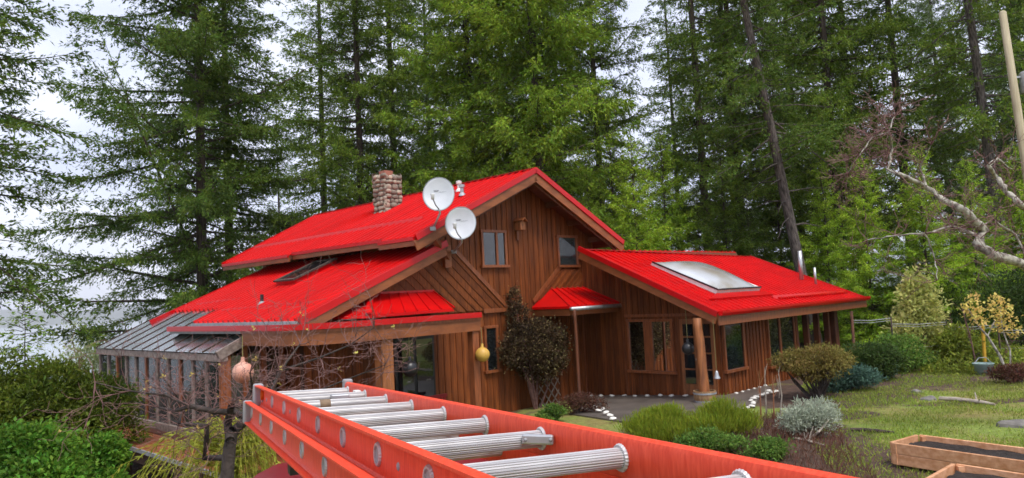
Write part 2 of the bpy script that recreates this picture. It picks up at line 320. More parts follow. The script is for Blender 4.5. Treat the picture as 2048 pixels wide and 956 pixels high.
# far shore: a real ridge line some two kilometres off
rng = np.random.default_rng(5)
hx = np.linspace(-8800, 5800, 180); hy = np.linspace(5600, 6400, 14)
HX, HY = np.meshgrid(hx, hy)
ridge = 190 + 50 * np.sin(hx * .0007 + 1) + 24 * np.sin(hx * .0021) + 9 * np.sin(hx * .006 + 2)
k = (HY - 5600) / 800; HZ = -47 + ridge[None, :] * np.sin(np.clip(k, 0, 1) * math.pi * .55) + rng.normal(0, 2.5, HX.shape) * (k > .02)
id2 = np.arange(HX.size).reshape(HX.shape); q2 = np.stack([id2[:-1, :-1], id2[:-1, 1:], id2[1:, 1:], id2[1:, :-1]], -1).reshape(-1, 4)
struct(link('far_hills', big_mesh('far_hills', np.stack([HX, HY, HZ], -1).reshape(-1, 3), q2), mat('hill_forest', (.05, .075, .05), (.03, .05, .035), scale=.03, rough=1)))

# ------------------------------------------------------------------ the house
house = empty('cedar_house', ORG, HA)
tag(house, 'brown cedar board house with bright red metal roofs and sunroom', 'house')
def part(mb, name, m, parent=house, smooth=False, bevel=0): return mb.build(name, M[m], parent, smooth, bevel)
R0 = random.Random(3)
def boards(wall, poly, width, to3, depth, thick, ang=0., name='board', mm='board', batten=True, gap=.012):
    ca, sa = math.cos(ang), math.sin(ang)
    P = [(x * ca + z * sa, -x * sa + z * ca) for x, z in poly]
    lo = min(p[0] for p in P); hi = max(p[0] for p in P); x = lo
    while x < hi:
        for kind in ((0, 1) if batten else (0,)):
            a, c = (x + gap / 2, x + width - gap / 2) if kind == 0 else (x - .03, x + .03)
            Q = clipx(P, max(a, lo), min(c, hi))
            if len(Q) < 3 or area(Q) < .004: continue
            d0, d1 = (depth, depth + thick + R0.uniform(0, .004)) if kind == 0 else (depth + thick * .6, depth + thick + .022)
            back = [to3(u * ca - v * sa, u * sa + v * ca, d0) for u, v in Q]
            frnt = [to3(u * ca - v * sa, u * sa + v * ca, d1) for u, v in Q]
            n = len(Q); mb = MB(); mb.add(back + frnt, [tuple(range(n))[::-1], tuple(range(n, 2 * n))] + [(i, (i + 1) % n, n + (i + 1) % n, n + i) for i in range(n)])
            mb.build(name if kind == 0 else 'batten', M[mm] if kind == 0 else M['batten'], wall)
        x += width
def facade(f, z, d): return (f, -d, z)
FW = .3
def wing_left(r, z, d): return (FW - d, r, z)
WR = -4.8
def wing_front(f, z, d): return (f, WR - d, z)
def zmain(f): return 6.95 - (.465 * (-2.5 - f) if f < -2.5 else .51 * (f + 2.5))
def zlow(f): return 4.75 + .417 * (f + 5.78)
def zwing(r): return 2.6 + .4606 * (r + 5.43)
# main gable wall
PM = [(-9.6, -.9), (FW, -.9), (FW, 3.9), (.95, 3.9), (.95, zmain(.95) - .16), (-2.5, 6.79), (-5.8, zmain(-5.8) - .16), (-5.8, 4.5), (-9.6, zlow(-9.6) - .2)]
w_main = part(MB().prism([facade(x, z, -.002) for x, z in PM], (0, .16, 0)), 'gable_wall', 'core')
boards(w_main, PM, .215, facade, 0, .02)
diagL = [(-9.2, 2.96), (-3.3, 2.96), (-3.16, 3.0), (-5.01, 4.57), (-5.7, 4.45), (-9.2, 3.05)]
aL = math.atan2(4.57 - 3.0, -5.01 + 3.16) - math.pi / 2
boards(w_main, diagL, .21, facade, .045, .022, aL)
diagR = [(-2.05, 3.15), (-1.2, 3.15), (.28, 3.15), (.28, 4.05), (-.85, 4.1)]
aR = math.atan2(4.1 - 3.17, -.85 + 2.01) - math.pi / 2
boards(w_main, diagR, .17, facade, .045, .022, aR)
def trim(w, p, q, wd=.12, th=.03, d=.07, m='frame', name='trim_board'):
    part(MB().beam(p, q, th, wd, up=(0, 0, 1) if abs(q[2] - p[2]) < 5 and (abs(q[0]-p[0]) + abs(q[1]-p[1])) > .2 else (1, .01, 0)), name, m, w)
trim(w_main, facade(-5.05, 4.62, .09), facade(-3.12, 2.98, .09)); trim(w_main, facade(-4.1, 2.94, .088), facade(-3.0, 2.94, .088)); trim(w_main, facade(-2.06, 3.13, .09), facade(-.83, 4.13, .09))
trim(w_main, facade(FW - .02, -.3, .04), facade(FW - .02, 4.3, .04), .1)
# wing walls
PL = [(-4.8, -.5), (0, -.5), (0, zwing(0) - .75), (-1.4, zwing(-1.4) - .17), (-4.8, zwing(-4.8) - .17)]
w_wing = part(MB().prism([wing_left(x, z, -.002) for x, z in PL], (.16, 0, 0)), 'wing_wall', 'core')
boards(w_wing, PL, .205, wing_left, 0, .02)
trim(w_wing, wing_left(-1.62, .1, .05), wing_left(-1.62, 3.7, .05), .1)
part(MB().box((FW - .06, -4.8, 2.5), (FW - .02, -1.66, 2.58)), 'head_trim', 'frame', w_wing)
PF = [(FW, -.5), (5.1, -.5), (5.1, 2.62), (FW, 2.62)]
w_front = part(MB().prism([wing_front(x, z, -.002) for x, z in PF], (0, .16, 0)), 'wing_front_wall', 'core')
boards(w_front, PF, .205, wing_front, 0, .02)
PF2 = [(5.1, -.5), (8.4, -.5), (8.4, .95), (5.1, .95)]
w_low = part(MB().prism([wing_front(x, z, -.002) for x, z in PF2], (0, .16, 0)), 'porch_wall', 'core')
boards(w_low, PF2, .25, wing_front, 0, .02)
for i, f in enumerate((5.15, 6.0, 6.85, 7.7, 8.35)): part(MB().box((f - (.16 if i == 4 else .07), WR - .02, .9), (f + (.16 if i == 4 else .07), WR + .16, 2.62)), 'porch_post', 'soffit', bevel=.01)
part(MB().box((5.1, WR + .2, -.5), (5.2, -.5, 2.9)), 'porch_back_wall', 'core')
part(MB().box((5.2, -1.3, -.5), (8.4, -1.2, 1.1)), 'porch_rear_wall', 'core')
# left clerestory wall, side and rear walls
pc = [(0.02, 4.3), (9.3, 4.3), (9.3, 5.2), (0.02, 5.2)]
w_cl = part(MB().prism([(-5.8, r, z) for r, z in pc], (.14, 0, 0)), 'clerestory_wall', 'core')
boards(w_cl, pc, .3, lambda r, z, d: (-5.8 - d, r, z), .004, .02)
for r0 in (1.0, 3.2, 5.6, 7.4): part(MB().box((-5.86, r0, 4.68), (-5.83, r0 + 1.2, 5.0)), 'clerestory_window', 'pane')
ps = [(.16, -.9), (8.4, -.9), (8.4, 2.75), (.16, 2.75)]
w_side = part(MB().prism([(-9.4, r, z) for r, z in ps], (.14, 0, 0)), 'side_wall', 'core'); boards(w_side, ps, .3, lambda r, z, d: (-9.4 - d, r, z), .004, .02)
part(MB().prism([(-9.3, 8.4, -2), (.9, 8.4, -2), (.9, 8.4, 4.4), (-6.0, 8.4, 4.4), (-9.3, 8.4, 3.05)], (0, .14, 0)), 'rear_wall', 'core'); part(MB().box((-5.7, 9.2, 4.2), (.9, 9.34, 5.1)), 'rear_gable_wall', 'core')
part(MB().box((.75, .2, -.5), (.9, 9.2, 5.0)), 'right_wall', 'core')

# windows
def window(to3, x0, x1, z0, z1, mull=(), reflection_sheet=False, fr=.075, d=.045, open_bottom=False):
    w = MB()
    def bx(a, b, c, e, d0, d1): 
        P = [to3(a, c, d0), to3(b, c, d0), to3(b, e, d0), to3(a, e, d0)]; Q = [to3(a, c, d1), to3(b, c, d1), to3(b, e, d1), to3(a, e, d1)]
        w.add(P + Q, [(3, 2, 1, 0), (4, 5, 6, 7), (0, 1, 5, 4), (1, 2, 6, 5), (2, 3, 7, 6), (3, 0, 4, 7)])
    bx(x0 - fr, x0, z0, z1, .015, d + .05); bx(x1, x1 + fr, z0, z1, .015, d + .05); bx(x0 - fr - .02, x1 + fr + .02, z1, z1 + fr, .015, d + .055)
    for m_ in mull: bx(m_[0], m_[1], z0, z1, .015, d + .048)
    o = part(w, 'window', 'frame', bevel=.006)
    s = MB(); w2 = w; w = s
    bx(x0 - fr - .05, x1 + fr + .05, z0 - fr, z0, .015, d + .09); s.build('sill', M['frame'], o)
    edges = [x0] + [e for m_ in mull for e in m_] + [x1]
    for a, b in zip(edges[::2], edges[1::2]):
        w = MB(); bx(a, b, z0, z1, d + .01, d + .016); w.build('pane', M['clear' if reflection_sheet else 'pane'], o)
        if reflection_sheet:
            w = MB(); bx(a, b, z0, z1, .03, .034); w.build('dark_backing', M['pane'], o)  # dark sheet behind the clear glass stands in for the unlit room
            w = MB(); bx(a + .25 * (b - a), b, z0, z0 + .62 * (z1 - z0), .038, .042); w.build('reflection_sheet', M['reflection_sheet'], o)  # pale sheet stands in for a whitish reflection low in the pane
    return o
window(facade, -3.98, -3.14, 4.22, 5.14, [(-3.5, -3.42)])
window(facade, -.76, .05, 4.2, 5.06, reflection_sheet=True)
window(facade, -4.03, -3.66, 1.3, 2.45)
window(wing_left, -3.27, -1.82, .93, 2.36, [(-2.64, -2.34)])
window(wing_front, .42, 1.42, 1.0, 2.3)
window(wing_front, 3.05, 4.75, .85, 2.3, [(3.72, 3.82)])
# front door in the wing: two glazed leaves
dr = part(MB().box((FW - .09, -4.66, .28), (FW - .02, -3.58, 2.42)), 'door', 'post', bevel=.01)
for a, b_ in ((-4.55, -4.2), (-4.02, -3.7)):
    for z0, z1 in ((.62, 1.0), (1.05, 1.45), (1.5, 1.9), (1.95, 2.28)): MB().box((FW - .115, a, z0), (FW - .095, b_, z1)).build('pane', M['pane'], dr)
MB().sphere((FW - .15, -4.12, 1.3), .04).build('handle', M['metal'], dr, True)
# patio door under the left porch
pd = part(MB().box((-7.15, -.075, -.2), (-5.9, -.03, 2.42)), 'patio_door', 'black')
for a, b_ in ((-7.07, -6.6), (-6.5, -5.98)): MB().box((a, -.1, -.1), (b_, -.08, 2.34)).build('pane', M['pane'], pd)

# roofs
def roof(name, P0, U, V, poly, m='red', pitch=.3, per=3, rib=.042, rw=.03, thick=.025):
    """poly in (u,v) metres along the eave and down the slope; ribbed panels, each its own piece"""
    P0 = np.array(P0, float); U = np.array(U, float); V = np.array(V, float); Nn = np.cross(U, V); Nn *= 1 if Nn[2] > 0 else -1; Nn /= np.linalg.norm(Nn)
    base = part(MB().prism([P0 + U * u + V * v - Nn * .16 for u, v in poly], Nn * .13), name, 'soffit')
    lo = min(p[0] for p in poly); hi = max(p[0] for p in poly); u = lo
    while u < hi - .01:
        mb = MB(); e = min(u + per * pitch, hi)
        Q = clipx(poly, u + .003, e - .003)
        if len(Q) > 2 and area(Q) > .01:
            mb.prism([P0 + U * a + V * b - Nn * thick for a, b in Q], Nn * thick)
            for k in range(per):
                c = u + (k + .5) * pitch
                Q = clipx(poly, c - rw, c + rw)
                if len(Q) > 2 and area(Q) > .01:
                    vs = []
                    bl = [P0 + U * a + V * b + Nn * .0 for a, b in Q]; tl = [P0 + U * (c + (a - c) * .5) + V * b + Nn * rib for a, b in Q]; n = len(Q)
                    mb.add(bl + tl, [tuple(range(n, 2 * n))] + [(i, (i + 1) % n, n + (i + 1) % n, n + i) for i in range(n)])
            mb.build('metal_panel', M[m], base)
        u = e
    return base
ls = math.hypot(1, .465); rs = math.hypot(1, .51)
# upper roof, left slope: u along +r from -.8, v down towards -f
vl = np.array([-1, 0, -.465]) / ls; vr = np.array([1, 0, -.51]) / rs
up_left = roof('upper_roof', (-2.5, -.8, 6.95), (0, 1, 0), vl, [(0, 0), (12.0, 0), (10.9, 4.86), (6.3, 4.86), (6.3, 4.72), (1.5, 4.72), (1.5, 4.93), (0, 4.93)])
up_right = roof('upper_roof', (-2.5, -.8, 6.95), (0, 1, 0), vr, [(0, 0), (12.0, 0), (10.9, 4.5), (0, 4.5)])
P = lambda f, r, dz=0: (f, r, zmain(f) + dz)
part(MB().beam((-2.5, -.86, 6.968), (-2.5, 11.2, 6.968), .2, .016), 'ridge_cap', 'redtrim', up_left)
def rakes(f0, f1, r, zf, wd=.26, m='fascia', trimw=.16, par=house, dzw=-.22, dzt=-.015):
    part(MB().beam((f0, r, zf(f0) + dzw), (f1, r, zf(f1) + dzw), .05, wd), 'barge_board', m, par, bevel=.008)
    part(MB().beam((f0, r - .035, zf(f0) + dzt), (f1, r - .035, zf(f1) + dzt), .06, trimw), 'rake_trim', 'redtrim', par, bevel=.008)
rakes(-6.96, -2.48, -.82, zmain); rakes(-2.52, 1.55, -.82, zmain)
part(MB().beam((-6.6, -.72, zmain(-6.6) - .33), (-2.5, -.72, 6.95 - .33), .05, .2), 'barge_board', 'soffit'); part(MB().beam((-2.5, -.72, 6.95 - .33), (1.3, -.72, zmain(1.3) - .33), .05, .2), 'barge_board', 'soffit')
def eave_piece(r0, r1, v, par):
    e0 = np.array([-2.5, r0, 6.95]) + vl * v; e1 = np.array([-2.5, r1, 6.95]) + vl * v
    part(MB().beam(e0 + (-.01, 0, -.03), e1 + (-.01, 0, -.03), .05, .09), 'drip_edge', 'redtrim', par); part(MB().beam(e0 + (.03, 0, -.14), e1 + (.03, 0, -.14), .05, .13), 'eave_board', 'fascia', par)
eave_piece(-.8, .7, 4.93, up_left); eave_piece(.7, 5.5, 4.72, up_left); eave_piece(5.5, 10.1, 4.86, up_left)
e0 = np.array([-2.5, -.8, 6.95]) + vr * 4.5; part(MB().beam(e0, e0 + (0, 11, 0), .06, .16), 'eave_board', 'redtrim', up_right)
part(MB().beam((-2.5, 11.22, 6.93), np.array([-2.5, 10.12, 6.95]) + vl * 4.86, .06, .14), 'rake_trim', 'redtrim', up_left)
def snow_rail(p, q, nrm, par, hh=.13):
    # an angle strip that leans back up the slope, its broad face to the sky
    p = np.array(p, float); q = np.array(q, float); nrm = np.array(nrm, float); u_ = (q - p) / np.linalg.norm(q - p); dn = np.cross(u_, nrm); dn *= -1 if dn[2] > 0 else 1; dn /= np.linalg.norm(dn)
    t_ = nrm * .62 - dn * .78; part(MB().beam(p + t_ * hh / 2, q + t_ * hh / 2, .012, hh, up=t_), 'snow_rail', 'redtrim', par)
nl = np.array([-.465, 0, 1]) / ls
g = lambda r, v: np.array([-2.5, r, 6.95]) + vl * v
snow_rail(g(.5, 3.5), g(10.2, 3.55), nl, up_left)
# knee brace under the left rake, purlin ends
part(MB().beam((-6.35, -.78, 4.88), (-5.35, -.12, 4.42), .14, .16), 'knee_brace', 'fascia'); part(MB().box((-5.5, -.2, 4.15), (-5.28, .0, 4.75)), 'wall_cleat', 'fascia')
for f in (-1.2, -.2, .8): part(MB().box((f - .05, -.78, zmain(f) - .33), (f + .05, 0, zmain(f) - .17)), 'lookout', 'soffit')

# lower left roof
lsl = math.hypot(1, .417); v2 = np.array([-1, 0, -.417]) / lsl; n2 = np.array([-.417, 0, 1]) / lsl
O2 = np.array([-5.7, -.5, zlow(-5.7)])
low = roof('lower_roof', O2, (0, 1, 0), v2, [(0, 0), (9.1, 0), (9.1, 3.78), (5.6, 3.78), (5.6, 4.62), (0, 4.62)], rib=.075, rw=.06)
part(MB().beam((-5.75, -.53, zlow(-5.75) - .2), (-9.95, -.53, zlow(-9.95) - .2), .05, .22), 'barge_board', 'fascia', bevel=.008)
part(MB().beam((-5.72, -.55, zlow(-5.72)), (-9.98, -.55, zlow(-9.98)), .07, .17), 'rake_trim', 'redtrim', bevel=.008)
part(MB().beam((-5.9, 8.62, zlow(-5.9)), (-9.85, 8.62, zlow(-9.85)), .06, .15), 'rake_trim', 'redtrim', low)
q = lambda r, f: np.array([f, r, zlow(f)])
snow_rail(q(.35, -9.22), q(4.75, -9.4), n2, low); snow_rail(q(5.2, -8.65), q(7.6, -8.9), n2, low)
e0 = q(-.45, -9.95); part(MB().beam(e0 + (-.04, 0, -.05), q(5.1, -9.95) + (-.04, 0, -.05), .1, .1), 'gutter', 'greymetal', low)
# skylight on the lower roof, pipe vents
def skylight(c, U, V, Nn, a, b_, par):
    c = np.array(c, float); U = np.array(U, float); V = np.array(V, float); Nn = np.array(Nn, float)
    def slab(a, b_, h0, h1): return MB().prism([c + U * s * a / 2 + V * t_ * b_ / 2 + Nn * h0 for s, t_ in ((-1, -1), (1, -1), (1, 1), (-1, 1))], Nn * (h1 - h0))
    o = part(slab(a + .1, b_ + .35, .0, .06), 'skylight', 'redtrim', par.parent if False else house)
    slab(a, b_, .06, .165).build('curb', M['redtrim'], o); 
    fr = MB()
    for s in (-1, 1):
        fr.prism([c + U * (s * a / 2 + e) + V * t_ * (b_ / 2 + .04) + Nn * .17 for e, t_ in ((-.05, -1), (.05, -1), (.05, 1), (-.05, 1))], Nn * .05)
        fr.prism([c + U * e * a / 2 + V * (s * b_ / 2 + t_) + Nn * .172 for e, t_ in ((-1, -.05), (1, -.05), (1, .05), (-1, .05))], Nn * .046)
    fr.build('skylight_frame', M['bark'], o); slab(a - .1, b_ - .1, .17, .19).build('pane', M['pane'], o)
skylight(q(3.95, -7.15), (0, 1, 0), v2, n2, 1.05, 1.45, low)
part(MB().tube([q(3.1, -9.0), q(3.1, -9.0) + (0, 0, .28)], .045, 10), 'vent_pipe', 'black'); part(MB().lathe([(.12, 0), (.05, .1)], tuple(q(3.1, -9.0))), 'vent_flashing', 'greymetal')
for r, f, m_ in ((.75, -3.95, 'metal'), (1.5, -3.4, 'white')):
    z = zmain(f); part(MB().lathe([(.11, 0), (.1, .05), (.055, .1), (.055, .24), (.085, .25), (.085, .33), (.01, .35)], (f, r, z)), 'roof_vent', m_, smooth=False)

# chimney of river stones
chim = part(MB().box((-4.04, 4.36, 5.7), (-3.46, 4.94, 7.42)), 'chimney', 'mortar')
rs_ = random.Random(8)
def stone(c, n, w, h, dpt):
    mb = MB(); ax = 0 if n[0] else 1; sgn = n[ax]
    K, J = 10, 4
    for j in range(J + 1):
        ph = math.pi / 2 * j / J; rr = max(math.cos(ph), .02) ** .6; dd = math.sin(ph) * dpt
        for k in range(K):
            t_ = 2 * math.pi * k / K; u = math.copysign(abs(math.cos(t_)) ** .75, math.cos(t_)) * w / 2 * rr; v = math.copysign(abs(math.sin(t_)) ** .75, math.sin(t_)) * h / 2 * rr
            p = [c[0], c[1], c[2] + v]; p[1 - ax] += u; p[ax] += sgn * dd; mb.v.append(tuple(p))
    for j in range(J):
        for k in range(K): a = j * K + k; b_ = j * K + (k + 1) % K; mb.f.append((a, b_, b_ + K, a + K))
    mb.f.append(tuple(J * K + k for k in range(K))); mb.build('stone', M['stoneA'], chim, True)
for n, c0, lo, hi in (((-1, 0), -4.05, 4.33, 4.97), ((0, -1), 4.35, -4.07, -3.43), ((1, 0), -3.45, 4.33, 4.97), ((0, 1), 4.95, -4.07, -3.43)):
    z = 6.02
    while z < 7.4:
        h = rs_.uniform(.12, .19); x = lo + rs_.uniform(-.06, .0)
        while x < hi - .05:
            w = min(rs_.uniform(.13, .30), hi + .04 - x); c = (c0, x + w / 2, z + h / 2) if n[0] else (x + w / 2, c0, z + h / 2)
            stone((c[0], c[1], c[2] + rs_.uniform(-.025, .025)), n, w * rs_.uniform(.9, 1.05), h * rs_.uniform(.88, 1.1), rs_.uniform(.04, .09)); x += w
        z += h
for i in range(9):
    a = rs_.uniform(-4.05, -3.45); b_ = rs_.uniform(4.35, 4.95); stone((a, 4.4 + .07 * i, 7.42), (-1, 0), .25, .16, .12)
part(MB().box((-3.95, 4.5, 7.42), (-3.62, 4.82, 7.62)), 'flue', 'brick', chim); part(MB().box((-4.16, 4.24, 5.95), (-3.34, 5.06, 6.16)), 'chimney_flashing', 'redtrim', chim)

# left porch: flat roof, rounded corner, red edge strip, wooden fascia
def curve_pts(z, off=0.):
    pts = [(-5.83, -1.8 - off)]; c = (-9.3, -.5); rad = 1.3 + off
    for i in range(13):
        a = math.radians(270 - 90 * i / 12); pts.append((c[0] + rad * math.cos(a), c[1] + rad * math.sin(a)))
    pts += [(-10.6 - off, 5.1)]; return [(x, y, z) for x, y in pts]
def ribbon(z0, z1, o0, o1, name, m, par):
    a = curve_pts(z0, o0); b_ = curve_pts(z0, o1); n = len(a); mb = MB()
    mb.add(a + b_ + [(x, y, z1) for x, y, _ in a] + [(x, y, z1) for x, y, _ in b_],
           [(i, i + 1, n + i + 1, n + i) for i in range(n - 1)] + [(2*n + i, 3*n + i, 3*n + i + 1, 2*n + i + 1) for i in range(n - 1)] +
           [(i, 2*n + i, 2*n + i + 1, i + 1) for i in range(n - 1)] + [(n + i, n + i + 1, 3*n + i + 1, 3*n + i) for i in range(n - 1)] + [(0, n, 3*n, 2*n), (n - 1, 3*n - 1, 4*n - 1, 2*n - 1)])
    return part(mb, name, m, par)
deckp = curve_pts(2.86); porch = part(MB().prism(deckp + [(-9.6, 5.1, 2.86), (-9.6, -.05, 2.86), (-5.83, -.05, 2.86)], (0, 0, -.08)), 'porch_roof', 'greymetal')
ribbon(2.84, 2.965, .02, .07, 'red_edge_strip', 'redtrim', porch)
fz = curve_pts(0)
def fascia_ribbon(z0, z1, o0, o1, name, m):
    global curve_pts
    full = curve_pts
    curve_pts = lambda z, off=0.: full(z, off)[:-1] + [(-10.6 - off, .9, z)]
    ribbon(z0, z1, o0, o1, name, m, porch); curve_pts = full
fascia_ribbon(2.52, 2.78, -.06, .0, 'fascia_beam', 'fascia'); fascia_ribbon(2.78, 2.85, -.06, .03, 'fascia_cap', 'frame')
part(MB().box((-8.70, -1.74, -.6), (-8.40, -1.44, 2.78)), 'porch_post', 'post', bevel=.015); part(MB().box((-6.06, -1.76, -.6), (-5.86, -1.56, 2.55)), 'porch_post', 'frame', bevel=.01)
part(MB().box((-5.9, -1.78, 2.5), (-5.8, 0, 2.85)), 'end_beam', 'fascia')
# small hipped roofs over the porch and the entry
def hip(pts, faces, name, seams, par=house):
    o = part(MB().add(pts, faces), name, 'red', par)
    for a, b_ in seams:
        a = np.array(a, float); b_ = np.array(b_, float); part(MB().beam(a + (0, 0, .02), b_ + (0, 0, .02), .03, .035), 'standing_seam', 'redtrim', o)
    return o
zr, ze = 3.56, 3.05; A, B, Cc, D, E_ = (-7.75, -.05, zr), (-5.85, -.05, zr), (-5.95, -.95, ze + .02), (-8.5, -.95, ze), (-9.0, -.05, ze + .02)
h1 = hip([A, B, Cc, D, E_, (-5.9, -.95, ze - .04), (-8.55, -.95, ze - .07), (-9.2, -.03, ze - .05), (-5.85, -.03, ze - .05)], [(0, 3, 2, 1), (0, 4, 3), (3, 6, 5, 2), (4, 7, 6, 3), (1, 2, 5, 8), (5, 6, 7, 8)], 'porch_hip_roof',
         [((-7.75 + 1.9 * t_, -.03, zr), (-8.55 + 2.65 * t_, -.95, ze + .03 * t_)) for t_ in (0, .14, .28, .42, .56, .7, .84, 1)])
part(MB().beam(A, B, .12, .05), 'ridge_flashing', 'redtrim', h1)
part(MB().beam(np.array(A) + (0, -.02, .04), np.array(D) + (0, -.02, .04), .14, .04), 'hip_cap', 'redtrim', h1)
zr, ze = 3.5, 2.95; A, B, Cc, D, E_ = (-1.2, -.03, zr), (FW, -.03, zr), (FW, -1.5, ze), (-2.1, -1.5, ze), (-2.1, -.03, ze)
h2 = hip([A, B, Cc, D, E_, (FW, -1.5, ze - .07), (-2.1, -1.5, ze - .07), (-2.1, -.03, ze - .07)], [(0, 3, 2, 1), (0, 4, 3), (3, 6, 5, 2), (4, 7, 6, 3), (5, 6, 7)], 'entry_hip_roof',
         [((-1.2 + 1.5 * t_, -.03, zr), (-2.1 + 2.4 * t_, -1.5, ze)) for t_ in (0, .16, .32, .48, .64, .8, .97)])
part(MB().box((-2.05, -1.45, 2.68), (FW - .05, -.05, 2.87)), 'entry_soffit', 'fascia', h2)
part(MB().tube([(-2.12, -1.57, 2.87), (FW, -1.57, 2.87)], .055, 8), 'gutter', 'metal', h2, True)
part(MB().tube([(-2.02, -1.6, 2.86), (-1.98, -1.58, 2.6), (-1.95, -1.56, .25), (-2.0, -1.6, .1), (-2.75, -2.3, -.12)], .05, 8), 'downspout', 'soffit', h2, True)

# wing roof
Wc = [(-.9, -1.12), (8.57, -1.62), (9.48, -5.43), (-.9, -5.43)]
sw = math.hypot(1, .4606); vw = np.array([0, -1, -.4606]) / sw
O3 = np.array([-.9, -1.12, zwing(-1.12)])
wroof = roof('wing_roof', O3, (1, 0, 0), vw, [(a + .9, (-1.12 - b_) * sw) for a, b_ in Wc])
vb = np.array([0, 1, -.4606]) / sw
roof('wing_roof', O3, (1, 0, 0), vb, [(1.95, 0), (9.4, 0), (9.6, 3.4), (1.95, 3.4)])
part(MB().beam((-.92, -1.14, zwing(-1.12) + .02), (8.6, -1.6, zwing(-1.62) + .02), .2, .016), 'ridge_cap', 'redtrim', wroof)
part(MB().beam((-.92, -1.0, zwing(-1.0) - .18), (-.92, -5.42, zwing(-5.42) - .16), .05, .24), 'barge_board', 'fascia', wroof, bevel=.008)
part(MB().beam((-.95, -1.0, zwing(-1.0) + .005), (-.95, -5.46, zwing(-5.46) + .005), .06, .15), 'rake_trim', 'redtrim', wroof, bevel=.008)
part(MB().beam((8.6, -1.62, zwing(-1.62)), (9.52, -5.46, zwing(-5.46)), .06, .14), 'rake_trim', 'redtrim', wroof)
part(MB().beam((-.93, -5.47, 2.44), (9.48, -5.47, 2.44), .05, .28), 'fascia_board', 'frame', wroof, bevel=.008)
gut = MB(); pr = [(0, .0), (0, -.11), (-.09, -.12), (-.125, -.05), (-.13, .015), (-.115, .015), (-.08, -.1), (-.015, -.09), (-.015, 0)]
gut.prism([(-.95, -5.50 + a, 2.665 + b_) for a, b_ in pr], (10.47, 0, 0)); part(gut, 'gutter', 'redtrim', wroof)
nw = np.array([0, -.4606, 1]) / sw
wq = lambda f, r: np.array([f, r, zwing(r)])
for k in range(34):
    f = 3.6 + k * .17
    if f < 9.0: part(MB().beam(wq(f, -5.0) + nw * .05, wq(f + .1, -5.0) + nw * .05, .08, .06, up=nw), 'snow_guard', 'redtrim', wroof)
snow_rail(wq(3.4, -4.95), wq(9.1, -4.95), nw, wroof)
# big bubble skylight
dm = MB(); K = 18
cs = [np.array(wq(.86, -2.4)), np.array(wq(3.45, -2.4)), np.array(wq(3.45, -4.38)), np.array(wq(.92, -4.38))]
for j in range(K + 1):
    for i in range(K + 1):
        u, v = i / K, j / K; p = cs[0] * (1-u) * (1-v) + cs[1] * u * (1-v) + cs[2] * u * v + cs[3] * (1-u) * v
        h = .14 + .24 * (1 - abs(2*u - 1) ** 2.4) ** .8 * (1 - abs(2*v - 1) ** 2.4) ** .8; dm.v.append(tuple(p + nw * h))
for j in range(K):
    for i in range(K): a = j * (K + 1) + i; dm.f.append((a, a + 1, a + K + 2, a + K + 1))
sk = part(MB().prism([c + nw * .01 for c in (cs[0] + (-.06, .06, 0), cs[1] + (.06, .06, 0), cs[2] + (.06, -.06, 0), cs[3] + (-.06, -.06, 0))], nw * .12), 'dome_skylight', 'white')
dm.build('dome', M['dome'], sk, True)
part(MB().beam(cs[3] + nw * .14 + (-.05, -.05, 0), cs[2] + nw * .14 + (.05, -.05, 0), .08, .05), 'rim', 'black', sk); part(MB().beam(cs[0] + nw * .15 + (-.05, .05, 0), cs[3] + nw * .15 + (-.05, -.05, 0), .05, .04), 'rim', 'black', sk)
part(MB().prism([wq(.8, -4.46) + nw * .02, wq(3.55, -4.46) + nw * .02, wq(3.75, -4.75) + nw * .02, wq(-.1, -4.75) + nw * .02], nw * .05), 'skylight_apron', 'redtrim', sk)
# flue pipe and mast on the wing roof
for f, r, h, rd in ((8.25, -3.75, 1.05, .075), (8.35, -4.2, .62, .045)):
    p = wq(f, r); part(MB().tube([p, p + (0, 0, h)], rd, 12), 'roof_pipe', 'metal', wroof, True)
# round-log corner post
lp = MB(); pts = []; rr = random.Random(2)
foot = to_local(on_z(1411, 806, .32)); top = np.array([foot[0] + .05, foot[1] + .1, 2.5])
for i in range(9):
    t_ = i / 8; pts.append(foot * (1 - t_) + top * t_ + (rr.uniform(-.012, .012), rr.uniform(-.012, .012), 0))
part(lp.tube(pts, [.15, .13, .14, .12, .13, .12, .125, .115, .12], 14), 'log_post', 'post', smooth=True)

# sunroom
sun_r = part(MB().box((-11.08, 1.0, .40), (-10.92, 9.4, .58)), 'sunroom_sill', 'greywood', bevel=.01)
tp = part(MB().box((-11.1, .95, 2.2), (-10.9, 9.5, 2.36)), 'sunroom_plate', 'greywood', bevel=.01)
NP = 11
for i in range(NP + 1):
    r = 1.05 + i * (8.3 / NP); part(MB().box((-11.05, r - .05, .58), (-10.95, r + .05, 2.2)), 'sunroom_post', 'greywood' if i % 3 else 'frame')
    if i < NP: part(MB().box((-11.01, r + .05, .58), (-11.0, r + 8.3 / NP - .05, 2.2)), 'sunroom_pane', 'clear')
RB = np.array([-11.12, 0, 2.36]); RT = np.array([-9.15, 0, 3.30])
for i in range(NP + 1):
    r = 1.0 + i * (8.4 / NP); top_ = RT if r > 5.2 else RB * .28 + RT * .72
    part(MB().beam(RB + (0, r, .03), top_ + (0, r, .03), .04, .06), 'glass_roof_bar', 'core')
    if i < NP:
        r1_ = r + 8.4 / NP; t2 = RT if r + .4 > 5.2 else RB * .28 + RT * .72
        part(MB().prism([RB + (0, r + .04, .03), RB + (0, r1_ - .04, .03), t2 + (0, r1_ - .04, .03), t2 + (0, r + .04, .03)], (0, 0, .015)), 'roof_pane', 'roofglass')
part(MB().beam(RB + (0, .98, -.03), RB * .2 + RT * .8 + (0, .98, -.03), .1, .2), 'sunroom_rafter', 'greywood')
